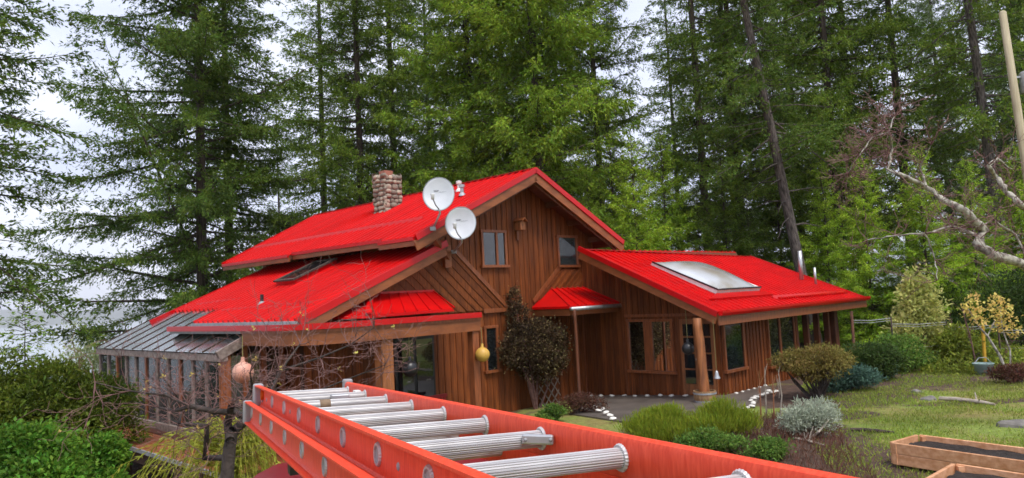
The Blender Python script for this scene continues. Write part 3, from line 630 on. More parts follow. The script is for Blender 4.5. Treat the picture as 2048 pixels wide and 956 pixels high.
for f in (-10.95, -10.55, -10.1, -9.65): part(MB().box((f, .98, -.3), (f + .12, 1.08, 2.36 + .4 * (f + 11))), 'sunroom_post', 'frame')
for f in (-10.83, -10.43, -9.98): part(MB().box((f, 1.02, .3), (f + .28, 1.03, 2.3)), 'sunroom_pane', 'clear')
part(MB().box((-10.9, 1.1, -.2), (-9.45, 9.3, .38)), 'sunroom_floor', 'deck')
for r in (2.0, 3.6, 5.9, 7.4): part(MB().box((-9.7, r, .4), (-9.5, r + .3, 2.6)), 'inner_post', 'post' if r < 5 else 'white')
skp = [(1.0, -1.2), (9.4, -1.2), (9.4, .4), (1.0, .4)]
w_sk = part(MB().prism([(-11.0, r, z) for r, z in skp], (.1, 0, 0)), 'skirt_wall', 'core')
for i in range(6): MB().box((-11.035, 1.0, -.75 + i * .19), (-11.003, 9.4, -.75 + i * .19 + .18)).build('board', M['deck'], w_sk)

# deck in front of the sunroom: each plank its own piece
deck = empty('deck', lw(-11.5, 3, -.4), HA); tag(deck, 'wet reddish wooden deck with grey edging below the sunroom', 'deck')
def dl(f, r, z): return (f + 11.5, r - 3, z + .4)
def deckpart(a, b_, name, m): return MB().box(dl(*a), dl(*b_)).build(name, M[m], deck)
fr_ = deckpart((-12.06, -1.4, -.05), (-11.06, 8.6, .235), 'deck_frame', 'core')
for i in range(7): MB().box(dl(-12.04 + i * .14, -1.4, .24), dl(-12.04 + i * .14 + .132, 8.6, .272)).build('plank', M['deck'], deck)
deckpart((-12.10, -1.42, .2), (-12.065, 8.62, .285), 'edge_strip', 'greymetal')
for i in range(9): MB().box(dl(-13.35 + i * .14, -2.6, -.16), dl(-13.35 + i * .14 + .132, .9, -.125)).build('plank', M['deck'], deck)
deckpart((-13.33, -2.58, -.5), (-12.1, .88, -.165), 'step_frame', 'core')
for r in (-1.2, 1.5, 4.2, 7): deckpart((-12.0, r, -2), (-11.85, r + .15, -.05), 'deck_post', 'core')
# red boards of the terrace on the right of the deck
for i in range(8): MB().box(dl(-11.0 + i * .16, -2.2, -.06), dl(-11.0 + i * .16 + .15, .9, -.02)).build('plank', M['deck'], deck)

# concrete patio before the door, with its shells
pp = [(-.6, -.05), (.25, -.05), (.25, -4.85), (2.4, -4.95), (1.5, -5.7), (.0, -5.95), (-1.5, -6.6), (-4.4, -5.0), (-3.4, -2.4), (-1.4, -1.4)]
pz = lambda f, r: .075 - .058 * max(-6, min(0, r)) 
pat = MB(); pat.add([lw(f, r, pz(f, r)) for f, r in pp] + [lw(f, r, -.6) for f, r in pp], [tuple(range(len(pp)))] + [(i, len(pp) + i, len(pp) + (i + 1) % len(pp), (i + 1) % len(pp)) for i in range(len(pp))])
struct(pat.build('patio', M['concrete']))

# ------------------------------------------------------------------ things on and around the house
def world_thing(name, loc, label, cat, group=None, rz=0):
    o = empty(name, loc, rz); tag(o, label, cat, group); return o
# satellite dishes
def dish(cpx, foot_px, rc, rf, label, arm_side):
    c = onplane(*cpx, ER, rc); ft = onplane(*foot_px, ER, rf)
    look = CAM + np.array([-2.2, 0, 5.5]) - c; look /= np.linalg.norm(look)
    root = world_thing('satellite_dish', ft, label, 'satellite dish', 'satellite dishes on the gable')
    x = np.cross((0, 0, 1), look); x /= np.linalg.norm(x); y = np.cross(look, x)
    def wp(u, v, w): return c + x * u + y * v + look * w - ft
    mb = MB(); n = 40; m_ = 9; ra, rb = .385, .425
    for side in (0, 1):
        for i in range(m_ + 1):
            t_ = i / m_
            for k in range(n):
                a = 2 * math.pi * k / n; mb.v.append(tuple(wp(ra * t_ * math.cos(a), rb * t_ * math.sin(a), .085 * t_ * t_ - .015 * side)))
    S1 = (m_ + 1) * n
    for side in (0, 1):
        for i in range(m_):
            for k in range(n): a = side * S1 + i * n + k; b_ = side * S1 + i * n + (k + 1) % n; mb.f.append((a, b_, b_ + n, a + n))
    for k in range(n): a = m_ * n + k; b_ = m_ * n + (k + 1) % n; mb.f.append((a, b_, b_ + S1, a + S1))
    rf_ = mb.build('reflector', M['dish'], root, True)
    rim = [wp(ra * math.cos(a), rb * math.sin(a), .082) for a in np.linspace(0, 2 * math.pi, 41)]
    MB().tube(rim, .009, 6, False).build('rim', M['greymetal'], root, True)
    # small printed mark: a few short strokes
    mk = MB()
    for u0, u1, v in ((-.13, -.09, .11), (-.085, -.055, .11), (-.05, -.0, .112), (-.12, -.02, .095), (.0, .17, .07)):
        q4 = [wp(u, vv, .085 * ((u / ra) ** 2 + (vv / rb) ** 2) + .006) for u, vv in ((u0, v - .012 if u1 < .05 else v - .004), (u1, v - .012 if u1 < .05 else v - .004), (u1, v + .012 if u1 < .05 else v + .004), (u0, v + .012 if u1 < .05 else v + .004))]
        mk.add(q4, [(0, 1, 2, 3)])
    mk.build('printed_mark', M['dishmark'], rf_)
    MB().tube([wp(.02, -rb + .02, .03), wp(-.06, -rb * .75, .22), wp(-.1, -.2, .42)], .016, 8).build('feed_arm', M['greymetal'], root, True)
    MB().lathe([(.01, -.07), (.04, -.06), (.04, .02), (.055, .05), (.055, .07), (.01, .075)], tuple(wp(-.1, -.17, .42)), 12).build('feed_horn', M['white'], root, True)
    MB().tube([wp(0, -.1, -.02), wp(0, -.22, -.09), wp(0, -rb - .02, -.1), np.zeros(3)], .024, 10).build('mast', M['metal'], root, True)
    MB().box((-.07, -.07, -.06), (.07, .07, .04)).build('mount_foot', M['greymetal'], root, bevel=.01)
dish((878, 390), (866, 457), -1.3, -.9, 'upper grey satellite dish standing before the red roof', 1)
dish((922, 448), (908, 503), -1.35, -.25, 'lower grey satellite dish in front of the brown gable', 1)
# bird house
bh = onplane(1040, 452, ER, -.2); root = world_thing('birdhouse', bh, 'small wooden birdhouse with pitched roof on the gable wall', 'birdhouse', rz=HA)
MB().prism([(-.1, -.12, -.12), (.1, -.12, -.12), (.1, -.12, .08), (0, -.12, .19), (-.1, -.12, .08)], (0, .28, 0)).build('box', M['post'], root)
MB().beam((-.02, -.2, .2), (-.02, .2, .2), .02, .02).beam((-.09, 0, .145), (-.001, 0, .225), .42, .02, up=(-.6, 0, .7)).beam((.001, 0, .225), (.12, 0, .12), .42, .02, up=(.6, 0, .7)).build('roof', M['fascia'], root)
MB().lathe([(.028, 0), (.028, .01)], (0, -.128, .02), 14, 1).build('entrance_hole', M['black'], root); MB().box((-.04, .1, -.4), (.04, .18, -.12)).build('bracket', M['frame'], root)
# hanging floats
def float_ball(px, plane, val, rad, m_, top_px_y, label, cat='float', ropem='rope'):
    n = ER if plane == 'r' else EF; c = onplane(*px, n, val); tp_ = onplane(px[0] - 4, top_px_y, n, val); tp_[:2] = c[:2]
    root = world_thing('hanging_float', c - (0, 0, rad), label, cat, 'floats hanging from the eaves')
    MB().sphere((0, 0, rad), rad, 24, 16).build('ball', M[m_], root, True)
    MB().tube([(0, 0, 2 * rad - .01), (0, 0, tp_[2] - c[2] + rad)], .007, 6).build('rope', M[ropem], root); MB().lathe([(.06, 2 * rad - .04), (.035, 2 * rad + .03), (.03, 2 * rad + .09)], (0, 0, 0), 10).build('collar', M[m_], root, True)
float_ball((965, 709), 'r', -1.92, .175, 'buoy_yellow', 655, 'yellow round float hanging at the right end of porch fascia')
float_ball((1376, 697), 'f', -.88, .165, 'black', 618, 'black round float hanging near the log post')
float_ball((486, 745), 'r', -2.1, .19, 'buoy_pink', 672, 'faded red and white round float hanging by the sunroom')
float_ball((820, 737), 'r', -1.45, .19, 'black', 672, 'dark glossy ball hanging in the shade of the porch')
bl = onplane(1434, 757, EF, -.95); root = world_thing('hanging_bell', bl, 'small grey bell on a long cord under roof corner', 'bell')
MB().lathe([(.085, 0), (.08, .03), (.055, .08), (.045, .16), (.02, .2), (.002, .205)], (0, 0, 0), 16).build('bell', M['metal'], root, True); MB().tube([(0, 0, .2), (0, 0, 1.5)], .006, 6).build('cord', M['rope'], root)
# red chair on the porch
ch = lw(-6.25, -.75, -.15); root = world_thing('porch_chair', ch, 'dark red slatted chair on the shaded porch', 'chair', rz=HA)
for i in range(6): MB().box((-.28 + i * .1, .2, .45), (-.22 + i * .1, .23, 1.05)).build('slat', M['chair'], root)
MB().box((-.32, -.28, .4), (.32, .24, .45)).build('seat', M['chair'], root); MB().box((-.32, .19, 1.03), (.32, .24, 1.1)).build('top_rail', M['chair'], root)
for sx_, sy_ in ((-.3, -.26), (.27, -.26), (-.3, .2), (.27, .2)): MB().box((sx_, sy_, 0), (sx_ + .04, sy_ + .04, .42)).build('leg', M['chair'], root)
# half barrel planter round the log post
bc = lw(*foot); root = world_thing('barrel_planter', (bc[0], bc[1], .32), 'weathered half barrel around the foot of log post', 'planter')
for k in range(18):
    a0, a1 = 2 * math.pi * k / 18 + .015, 2 * math.pi * (k + 1) / 18 - .015; mb = MB(); V_ = []
    for z, r_ in ((0, .255), (.15, .285), (.32, .29)):
        for a, rr_ in ((a0, r_), (a1, r_), (a1, r_ - .035), (a0, r_ - .035)): V_.append((rr_ * math.cos(a), rr_ * math.sin(a), z))
    mb.add(V_, [(0, 3, 2, 1), (8, 9, 10, 11)] + [(i * 4 + j, i * 4 + (j + 1) % 4, i * 4 + 4 + (j + 1) % 4, i * 4 + 4 + j) for i in range(2) for j in range(4)]); mb.build('stave', M['stave'], root)
for z, r_ in ((.06, .272), (.26, .294)): MB().lathe([(r_, z - .02), (r_ + .006, z - .02), (r_ + .006, z + .02), (r_, z + .02)], (0, 0, 0), 36).build('hoop', M['greymetal'], root)
MB().lathe([(.001, .27), (.25, .26)], (0, 0, 0), 24).build('soil', M['soil'], root)
# shells along wall and patio edge
sh_me = None; rs2 = random.Random(11)
ORD = 'first second third fourth fifth sixth seventh eighth ninth tenth eleventh twelfth'.split(); NSH = {}
def shell(P, s, first, label, group):
    NSH[group] = NSH.get(group, -1) + 1; label = ORD[NSH[group]] + ' ' + label
    global sh_me
    if sh_me is None:
        mb = MB(); n, m_ = 14, 5
        for j in range(m_ + 1):
            for k in range(n):
                a = 2 * math.pi * k / n; t_ = j / m_; w = math.cos(t_ * math.pi / 2) ** .7 + .01; ridge_ = 1 + .07 * math.cos(7 * a)
                mb.v.append((w * ridge_ * (math.cos(a) + .15 * math.cos(2 * a)), w * ridge_ * .8 * math.sin(a), .5 * math.sin(t_ * math.pi / 2)))
        for j in range(m_):
            for k in range(n): a = j * n + k; b_ = j * n + (k + 1) % n; mb.f.append((a, b_, b_ + n, a + n))
        mb.f.append(tuple(range(n))); sh_me = bpy.data.meshes.new('shell'); sh_me.from_pydata(mb.v, [], mb.f); sh_me.polygons.foreach_set('use_smooth', [True] * len(sh_me.polygons))
    o = link('shell', sh_me, M['shell']); o.location = tuple(map(float, P)); o.scale = (s, s * rs2.uniform(.8, 1.1), s * rs2.uniform(.8, 1.2)); o.rotation_euler = (rs2.uniform(-.2, .2), rs2.uniform(-.2, .2), rs2.uniform(0, 6)); tag(o, label, 'shell', group)
for k in range(9): r = -.35 - k * .42; shell(lw(FW - .25 + rs2.uniform(-.05, .05), r, pz(0, r) + .0), .085, 0, 'white shell from the downspout in the row along wing wall', 'shells along the wing wall')
for k in range(6): f = .6 + k * .34; shell(lw(f, WR - .2, pz(f, WR - .2)), .062, 0, 'white shell from the log post under the wing front window', 'shells under the front window')
for (x, y) in ((1538, 786), (1552, 788), (1546, 790), (1533, 792), (1522, 796), (1513, 799), (1508, 803), (1502, 807), (1507, 812), (1504, 818), (1492, 822)):
    p = on_z(x, y, .36); p[2] = float(gz(p[0], p[1])) + .05; shell(p, .085, 0, 'white shell of the curved patio edge, counted from the wall', 'shells along the patio edge')
for (x, y) in ((1190, 822), (1197, 831), (1212, 838), (1220, 846), (1226, 855), (1206, 828)):
    p = on_z(x, y, .2); p[2] = float(gz(p[0], p[1])) + .1; shell(p, .08, 0, 'white shell of the short row left of the patio', 'shells left of the patio')
for (x, y) in ((525, 931), (545, 936), (573, 937)):
    p = on_z(x, y, .0); p[2] = float(gz(p[0], p[1])) + .03; shell(p, .1, 0, 'white shell from the left beside the dark red truck roof', 'shells by the truck')

# ------------------------------------------------------------------ plants: leaf clouds and branches
def leaf_quads(pos, d, up, L_, W_, bend=.12):
    d = d / (np.linalg.norm(d, axis=1, keepdims=True) + 1e-9); s = np.cross(d, up); s /= np.linalg.norm(s, axis=1, keepdims=True) + 1e-9; n = np.cross(s, d)
    L_ = np.broadcast_to(L_, len(pos))[:, None]; W_ = np.broadcast_to(W_, len(pos))[:, None]
    mid = pos + d * L_ * .45
    V = np.stack([pos, mid + s * W_ / 2 + n * L_ * bend, pos + d * L_, mid - s * W_ / 2 + n * L_ * bend], 1).reshape(-1, 3)
    i = np.arange(len(pos)) * 4; return V, np.stack([i, i + 1, i + 2, i + 3], 1)
def cloud(lobes, n, L_, W_, seed, shell=.55, droop=0., up_bias=.3, jitter=.9):
    g_ = np.random.default_rng(seed); lob = np.array(lobes, float); vol = lob[:, 3] * lob[:, 4] * lob[:, 5]; pr_ = vol ** .75; pr_ /= pr_.sum()
    k = g_.choice(len(lob), n, p=pr_); u = g_.normal(size=(n, 3)); u /= np.linalg.norm(u, axis=1, keepdims=True)
    rad = shell + (1 - shell) * g_.random(n) ** .6; sh_ = g_.normal(size=(30, 3)); sh_ /= np.linalg.norm(sh_, axis=1, keepdims=True); near_ = (u @ sh_.T).max(1) > .975
    rad = np.where(near_, rad * g_.uniform(1, 1.45, n), rad); rad *= 1 + .16 * np.sin(u[:, 0] * 7 + k) * np.sin(u[:, 1] * 6 + 2 * k) * 1.0 + .06 * g_.normal(size=n)
    pos = lob[k, :3] + u * lob[k, 3:6] * rad[:, None]
    d = u + g_.normal(size=(n, 3)) * jitter + np.array([0, 0, up_bias - droop])
    return leaf_quads(pos, d, g_.normal(size=(n, 3)) * .6 + np.array([0, 0, 1.]), L_ * g_.uniform(.6, 1.3, n), W_ * g_.uniform(.7, 1.25, n))
def grow(mb, p, d, length, rad, depth, rng_, spread=.6, kids=3, seg=4, wob=.18, upb=.05, shrink=.62, tips=None, ns=5, minr=.003):
    pts = [np.array(p, float)]; d = np.array(d, float); d /= np.linalg.norm(d); rads = [rad]
    for i in range(seg):
        d = d + rng_.normal(0, wob, 3) + (0, 0, upb); d /= np.linalg.norm(d); pts.append(pts[-1] + d * length / seg); rads.append(max(minr, rad * (1 - .55 * (i + 1) / seg)))
    mb.tube(pts, rads, ns, False)
    if tips is not None: tips += [(q_, d) for q_ in pts[1:]]
    if depth > 0:
        for k in range(kids):
            i = rng_.integers(1, seg + 1) if k else seg; nd = d + rng_.normal(0, spread, 3); grow(mb, pts[i], nd, length * shrink * rng_.uniform(.7, 1.2), max(minr, rads[i] * .75), depth - 1, rng_, spread, kids, seg, wob, upb, shrink, tips, max(3, ns - 1), minr)
def shrub(name, base, lobes, n, L_, W_, leafm, label, cat, seed, stem='applebark', group=None, shell=.55, droop=0., up_bias=.3, extra=None, stems=7, jitter=.9):
    base = np.array(base, float); root = world_thing(name, base, label, cat, group)
    V, Fq = cloud(lobes, n, L_, W_, seed, shell, droop, up_bias, jitter); link('foliage', big_mesh('foliage', V, Fq), M[leafm], root)
    if extra: V, Fq = cloud([(a, b_, c + .02, d * 1.03, e * 1.03, f * 1.03) for a, b_, c, d, e, f in lobes], extra[0], extra[1], extra[2], seed + 1, .85); link('blossom', big_mesh('blossom', V, Fq), M[extra[3]], root)
    g_ = np.random.default_rng(seed + 7); mb = MB()
    for i in range(stems):
        lb = lobes[i % len(lobes)]; tgt = np.array(lb[:3]) + g_.normal(0, .25, 3) * np.array(lb[3:6]); st = np.array([g_.normal(0, .06), g_.normal(0, .06), -.05])
        mid = st * .5 + tgt * .5 + g_.normal(0, .06, 3); mb.tube([st, mid, tgt], [.03, .022, .01], 5, False)
    mb.build('stems', M[stem], root); return root
def on_ground(x, y, z=.3):
    p = on_z(x, y, z)
    for _ in range(6): p = on_z(x, y, float(gz(p[0], p[1])))
    return p
rg = np.random.default_rng(42)
def lobes_of(rx, ry, rz, n, seed, z0=None):
    g_ = np.random.default_rng(seed); out = []
    for i in range(n):
        a = g_.uniform(0, 6.28); q_ = g_.uniform(0, .75); h = g_.uniform(.35, 1.0); out.append((rx * q_ * math.cos(a), ry * q_ * math.sin(a), rz * h * (1.25 - .6 * q_), rx * g_.uniform(.28, .45), ry * g_.uniform(.28, .45), rz * g_.uniform(.25, .4)))
    return out

# climbing plant and trellis against the gable
vb_ = lw(-2.55, -.45, -.15)
def vl_(f, r, z): return tuple(lw(f, r, z) - vb_)
vlob = [(*vl_(-3.05, -.5, 2.05), .5, .5, .5), (*vl_(-2.3, -.55, 2.0), .62, .55, .55), (*vl_(-2.7, -.5, 1.55), .75, .5, .42), (*vl_(-2.0, -.5, 1.55), .5, .5, .42), (*vl_(-3.0, -.35, 2.65), .32, .3, .45), (*vl_(-3.05, -.25, 3.15), .18, .18, .4), (*vl_(-2.35, -.4, 2.35), .35, .35, .3), (*vl_(-3.45, -.45, 1.75), .35, .35, .4), (*vl_(-2.4, -.45, 1.15), .5, .35, .35), (*vl_(-1.65, -.45, 1.9), .4, .35, .4), (*vl_(-1.75, -.45, 1.35), .42, .35, .35)]
shrub('climbing_vine', vb_, vlob, 14500, .085, .05, 'vine', 'dark brownish climbing vine with cream blooms against the gable', 'vine', 21, 'twig', stems=9, extra=(2200, .055, .04, 'vinebloom'), shell=.5)
tr_ = world_thing('trellis', lw(-1.8, -.3, -.1), 'small diagonal lattice trellis below the climbing vine', 'trellis', rz=HA)
for s in (-1, 1):
    for k in range(-3, 5):
        P_ = [(-.45, -.1), (.45, -.1), (.45, 1.25), (-.45, 1.25)]; ca, sa = math.cos(s * .72), math.sin(s * .72)
        Q_ = clipx([(x * ca + z * sa, -x * sa + z * ca) for x, z in P_], k * .22 + (.15 if s > 0 else -.05), k * .22 + .036 + (.15 if s > 0 else -.05))
        if len(Q_) > 2 and area(Q_) > .002: MB().prism([(u * ca - v * sa, -.02 * s, u * sa + v * ca) for u, v in Q_], (0, .015, 0)).build('slat', M['greywood'], tr_)

# bare branch tree in the left foreground
ap = at(452, 1010, 9.4); ap[2] = float(gz(ap[0], ap[1])); root = world_thing('bare_apple_tree', ap, 'bare gnarled fruit tree with dark limbs left of the ladder', 'tree')
def P9(x, y, Y=9.4): return at(x, y, Y) - ap
r9 = np.random.default_rng(77); mb = MB()
mb.tube([(0, 0, -.1), P9(452, 985), P9(455, 940), P9(459, 895), P9(466, 860)], [.1, .09, .082, .078, .075], 10, False)
limbs = [([(466, 862), (492, 842), (520, 822), (541, 790), (560, 742), (600, 688)], [.062, .052, .045, .03, .02, .01], 9.4), ([(460, 880), (455, 845), (463, 812)], [.055, .05, .042], 9.3),
         ([(500, 838), (470, 825), (425, 822), (382, 812), (350, 822), (318, 815)], [.045, .042, .036, .03, .022, .012], 9.2), ([(456, 915), (408, 916), (413, 882), (414, 852), (372, 848), (357, 849)], [.045, .038, .033, .03, .025, .014], 9.5),
         ([(497, 838), (492, 800), (505, 776), (500, 745)], [.03, .025, .018, .01], 9.6), ([(358, 848), (364, 815), (352, 790), (330, 760)], [.018, .015, .01, .006], 9.3), ([(560, 742), (640, 715), (700, 690), (748, 655)], [.018, .013, .009, .005], 9.6),
         ([(380, 812), (330, 790), (260, 782), (190, 765)], [.018, .014, .01, .006], 9.0), ([(541, 790), (640, 780), (730, 745), (770, 730)], [.02, .014, .009, .005], 9.8)]
tips = []
for px, rd, Y in limbs:
    pts = [P9(x, y, Y + .25 * math.sin(i * 1.7)) for i, (x, y) in enumerate(px)]; mb.tube(pts, rd, 8, False); tips += [(pts[i], pts[i] - pts[i - 1]) for i in range(1, len(pts))]
mb.build('trunk', M['applebark'], root, True)
mb = MB(); tt = []
for p, d in tips:
    for k in range(5 if p[0] > P9(470, 800)[0] else 3):
        dd = d / (np.linalg.norm(d) + 1e-6) * .6 + r9.normal(0, .7, 3) + (.1, 0, .5); grow(mb, p, dd, r9.uniform(.3, .65), .0065, 2, r9, .75, 3, 4, .25, .03, .62, tt, 4, .0022)
mb.build('twigs', M['twig'], root)
bi = r9.choice(len(tt), 30, False); pos = np.array([tt[i][0] for i in bi]); pos = np.repeat(pos, 4, 0) + r9.normal(0, .01, (120, 3))
V, Fq = leaf_quads(pos, r9.normal(size=(120, 3)) + (0, 0, .6), r9.normal(size=(120, 3)), .042, .024); link('buds', big_mesh('buds', V, Fq), M['yellow'], root)['kind'] = 'stuff'
# weeping shrub behind it
wb = at(470, 985, 12.2); wb[2] = float(gz(wb[0], wb[1])); root = world_thing('weeping_shrub', wb, 'yellow green weeping shrub trailing behind the bare fruit tree', 'shrub')
g_ = np.random.default_rng(15); mb = MB(); LP, LD = [], []
crown_z = at(470, 835, 12.2)[2] - wb[2]
for i in range(200):
    a = g_.uniform(0, 2 * math.pi); reach = g_.uniform(.15, 1.0) * (2.2 if math.cos(a) < 0 else 1.15); st = np.array([g_.normal(0, .12), g_.normal(0, .12), crown_z * g_.uniform(.6, .9)])
    pts = [st]
    for k in range(1, 9):
        t_ = k / 8; pts.append(st + np.array([math.cos(a) * reach * t_ ** .8, math.sin(a) * reach * t_ ** .8, crown_z * .28 * math.sin(t_ * 1.9) - t_ ** 2.2 * g_.uniform(.75, 1.0) * crown_z * .95]) + g_.normal(0, .02, 3))
    mb.tube(pts, [.008 - .0007 * k for k in range(9)], 4, False)
    for k in range(1, 8):
        for _ in range(5): u = g_.random(); LP.append(pts[k] * (1 - u) + pts[k + 1] * u); LD.append((pts[k + 1] - pts[k]) + g_.normal(0, .08, 3))
mb.tube([(0, 0, -.1), (.02, 0, crown_z * .5), (0, 0, crown_z * .8)], [.06, .05, .04], 8); mb.build('stems', M['willow'], root)
V, Fq = leaf_quads(np.array(LP), np.array(LD), g_.normal(size=(len(LP), 3)), g_.uniform(.05, .11, len(LP)), .02); link('foliage', big_mesh('foliage', V, Fq), M['willow'], root)
# split log and posts under it
lg = on_ground(420, 948, -.2); root = world_thing('split_log', lg, 'pale split log leaning below the bare fruit tree', 'log')
MB().tube([(-.35, 0, .55), (-.1, -.05, .3), (.12, -.1, .02)], [.09, .1, .09], 8).build('log', M['drywood'], root)
MB().tube([(.05, .1, .4), (.18, 0, .02)], [.08, .07], 7).build('branch', M['drywood'], root)

# left bushes
def bush(name, px, Y, z, rx, ry, rz, nl, n, L_, W_, m_, label, seed, cat='shrub', **kw):
    p = at(px[0], px[1], Y); p[2] = float(gz(p[0], p[1])) if z is None else z
    return shrub(name, p, lobes_of(rx, ry, rz, nl, seed), n, L_, W_, m_, label, cat, seed, **kw)
bush('laurel_bush', (100, 840), 17.5, at(100, 840, 17.5)[2] - .9, 1.95, 1.5, 1.45, 26, 30000, .13, .05, 'laurel', 'large dark green laurel bush in front of the lake', 31)
bush('laurel_bush', (-60, 820), 16.5, at(-60, 820, 16.5)[2] - .9, 1.9, 1.5, 1.5, 18, 18000, .13, .05, 'laurel', 'green laurel bush cut by the left edge of the photo', 33)
bush('leafy_bush', (60, 956), 11.5, at(60, 956, 11.5)[2] - .55, 1.25, .9, 1.02, 26, 18000, .085, .05, 'cherry', 'bright green leafy bush in the lower left corner', 35)
bush('leafy_bush', (205, 956), 12.2, at(205, 956, 12.2)[2] - .5, .62, .6, .85, 12, 8000, .085, .05, 'cherry', 'bright green leafy bush beside the wooden deck', 36)
bush('pale_tree', (165, 640), 44, -2.0, 2.6, 2.4, 4.6, 16, 4200, .16, .11, 'pale', 'pale sparse budding tree seen against the lake', 38, 'tree', shell=.2, stem='drywood')

# right-hand garden
def gshrub(name, px, rx, ry, rz, nl, n, L_, W_, m_, label, seed, cat='shrub', **kw):
    p = on_ground(*px); return shrub(name, p, lobes_of(rx, ry, rz, nl, seed), n, L_, W_, m_, label, cat, seed, **kw)
_g = np.random.default_rng(51); _l = []
for i in range(26): a = _g.uniform(0, 6.28); q_ = math.sqrt(_g.random()) * .85; _l.append((1.0 * q_ * math.cos(a), .8 * q_ * math.sin(a), 1.28 - .45 * q_ + _g.normal(0, .07), .28, .26, .16))
_l += [(.3 * math.cos(a), .3 * math.sin(a), .75, .4, .4, .25) for a in (0, 2, 4)]
shrub('round_shrub', on_ground(1636, 798), _l, 10500, .085, .03, 'olive', 'rounded tan and olive shrub before the wing corner', 'shrub', 51, droop=.45, stems=22)
gshrub('euphorbia', (1690, 782), .95, .55, .55, 12, 6500, .10, .03, 'euph', 'low blue green spurge plant beside the rounded shrub', 53)
gshrub('dark_bush', (1740, 765), 1.5, .8, .75, 14, 9000, .09, .04, 'darkbush', 'low dark green bush right of the rounded shrub', 54)
gshrub('euphorbia', (1765, 756), .5, .4, .75, 7, 2600, .10, .03, 'euph', 'blue green spurge plant at the far lawn corner', 55)
gshrub('variegated_shrub', (1848, 735), 1.15, .9, 2.1, 22, 4600, .16, .085, 'varieg', 'yellow green variegated shrub before the wire fence', 56, shell=.15)
for i, (px, rx, rz, lab) in enumerate((((1760, 700), 1.6, 1.7, 'dark green bush behind the fence beside the wing'), ((1900, 700), 1.8, 1.6, 'dark green bush behind the variegated shrub'), ((2040, 700), 2.0, 2.2, 'dark green bush behind the yellow flowering shrub'), ((1690, 690), 1.4, 1.9, 'dark green bush at the end of the wing'))):
    gshrub('dark_bush', px, rx, 1.2, rz, 14, 8000, .12, .05, 'darkbush', lab, 60 + i)
g_ = np.random.default_rng(66); n = 42000; X = g_.uniform(10, 20, n); Y = g_.uniform(18.0, 27, n); nn_ = np.sin(X * 1.9 + np.sin(Y * 1.3) * 2) * np.sin(Y * 1.7 + X * .4) + .25 * g_.normal(size=n); keep = (nn_ > -.25) & (Y > 23.4 - (X - 10) * .6); X, Y, nn_ = X[keep], Y[keep], nn_[keep]
pos = np.stack([X, Y, gz(X, Y) + g_.random(len(X)) ** 1.2 * (.12 + .55 * np.clip(nn_, 0, 1))], 1); V, Fq = leaf_quads(pos, g_.normal(0, .8, (len(X), 3)) + (0, 0, .6), g_.normal(size=(len(X), 3)), g_.uniform(.07, .19, len(X)), .05)
tag(link('ground_cover', big_mesh('ground_cover', V, Fq), M['groundyel']), 'low yellow green ground cover along the lawn edge', 'ground cover', kind='stuff')
gshrub('brown_bush', (2040, 765), .75, .4, .42, 9, 2600, .08, .03, 'brownveg', 'low purplish brown bush at the right edge', 68)
gshrub('heather_bush', (1338, 888), .95, .5, .5, 40, 16000, .11, .014, 'heather', 'yellow green heather clump before the concrete patio', 70, up_bias=2.6, shell=.3, jitter=.5)
gshrub('heather_bush', (1445, 880), .78, .45, .5, 32, 12500, .11, .014, 'heather', 'yellow green heather clump right of the barrel planter', 71, up_bias=2.6, shell=.3, jitter=.5)
gshrub('low_leafy_plant', (1415, 915), .85, .4, .36, 14, 6500, .06, .03, 'greenlow', 'low green leafy plant in front of the heather', 72)
gshrub('low_leafy_plant', (1105, 845), .5, .3, .3, 8, 2400, .07, .035, 'greenlow', 'low green leafy plant below the lattice trellis', 73)
gshrub('silver_shrub', (1612, 874), .62, .45, .54, 14, 5600, .075, .022, 'silver', 'silvery grey leaved shrub in the brown bed', 74, up_bias=.8, stem='drywood', stems=16)
gshrub('low_leafy_plant', (1530, 925), .6, .35, .28, 10, 3600, .06, .03, 'greenlow', 'low green leafy plant in the brown bed near the ladder', 77)
gshrub('leafy_shrub', (1800, 745), 1.2, .7, .85, 16, 6000, .10, .05, 'greenlow', 'mid green leafy shrub left of the variegated shrub', 78, shell=.3)
gshrub('leafy_shrub', (1920, 738), 1.1, .7, .9, 16, 5200, .10, .05, 'groundyel', 'yellow green leafy shrub right of the variegated shrub', 79, shell=.3)
gshrub('brown_bush', (1160, 828), .75, .5, .35, 9, 2600, .07, .025, 'brownveg', 'low brown bush beside the downspout', 75)
# bed filler: dead stems and heath, uncountable
g_ = np.random.default_rng(88); n = 5200; X = g_.normal(4.6, 1.1, n); Y = g_.uniform(10.4, 16.6, n) ; X = X * 0 + g_.uniform(3.2, 6.1, n) * 1.0; keep = (X < 2.3 + Y * .262) & (X > -1.2 + .28 * Y); X, Y = X[keep], Y[keep]
pos = np.stack([X, Y, gz(X, Y)], 1); d = g_.normal(0, .5, (len(X), 3)) + (0, 0, 1); V, Fq = leaf_quads(pos, d, g_.normal(size=(len(X), 3)), g_.uniform(.1, .3, len(X)), .012)
tag(link('dead_stems', big_mesh('dead_stems', V, Fq), M['brownveg']), 'brown dead stems covering the planting bed', 'dead stems', kind='stuff')
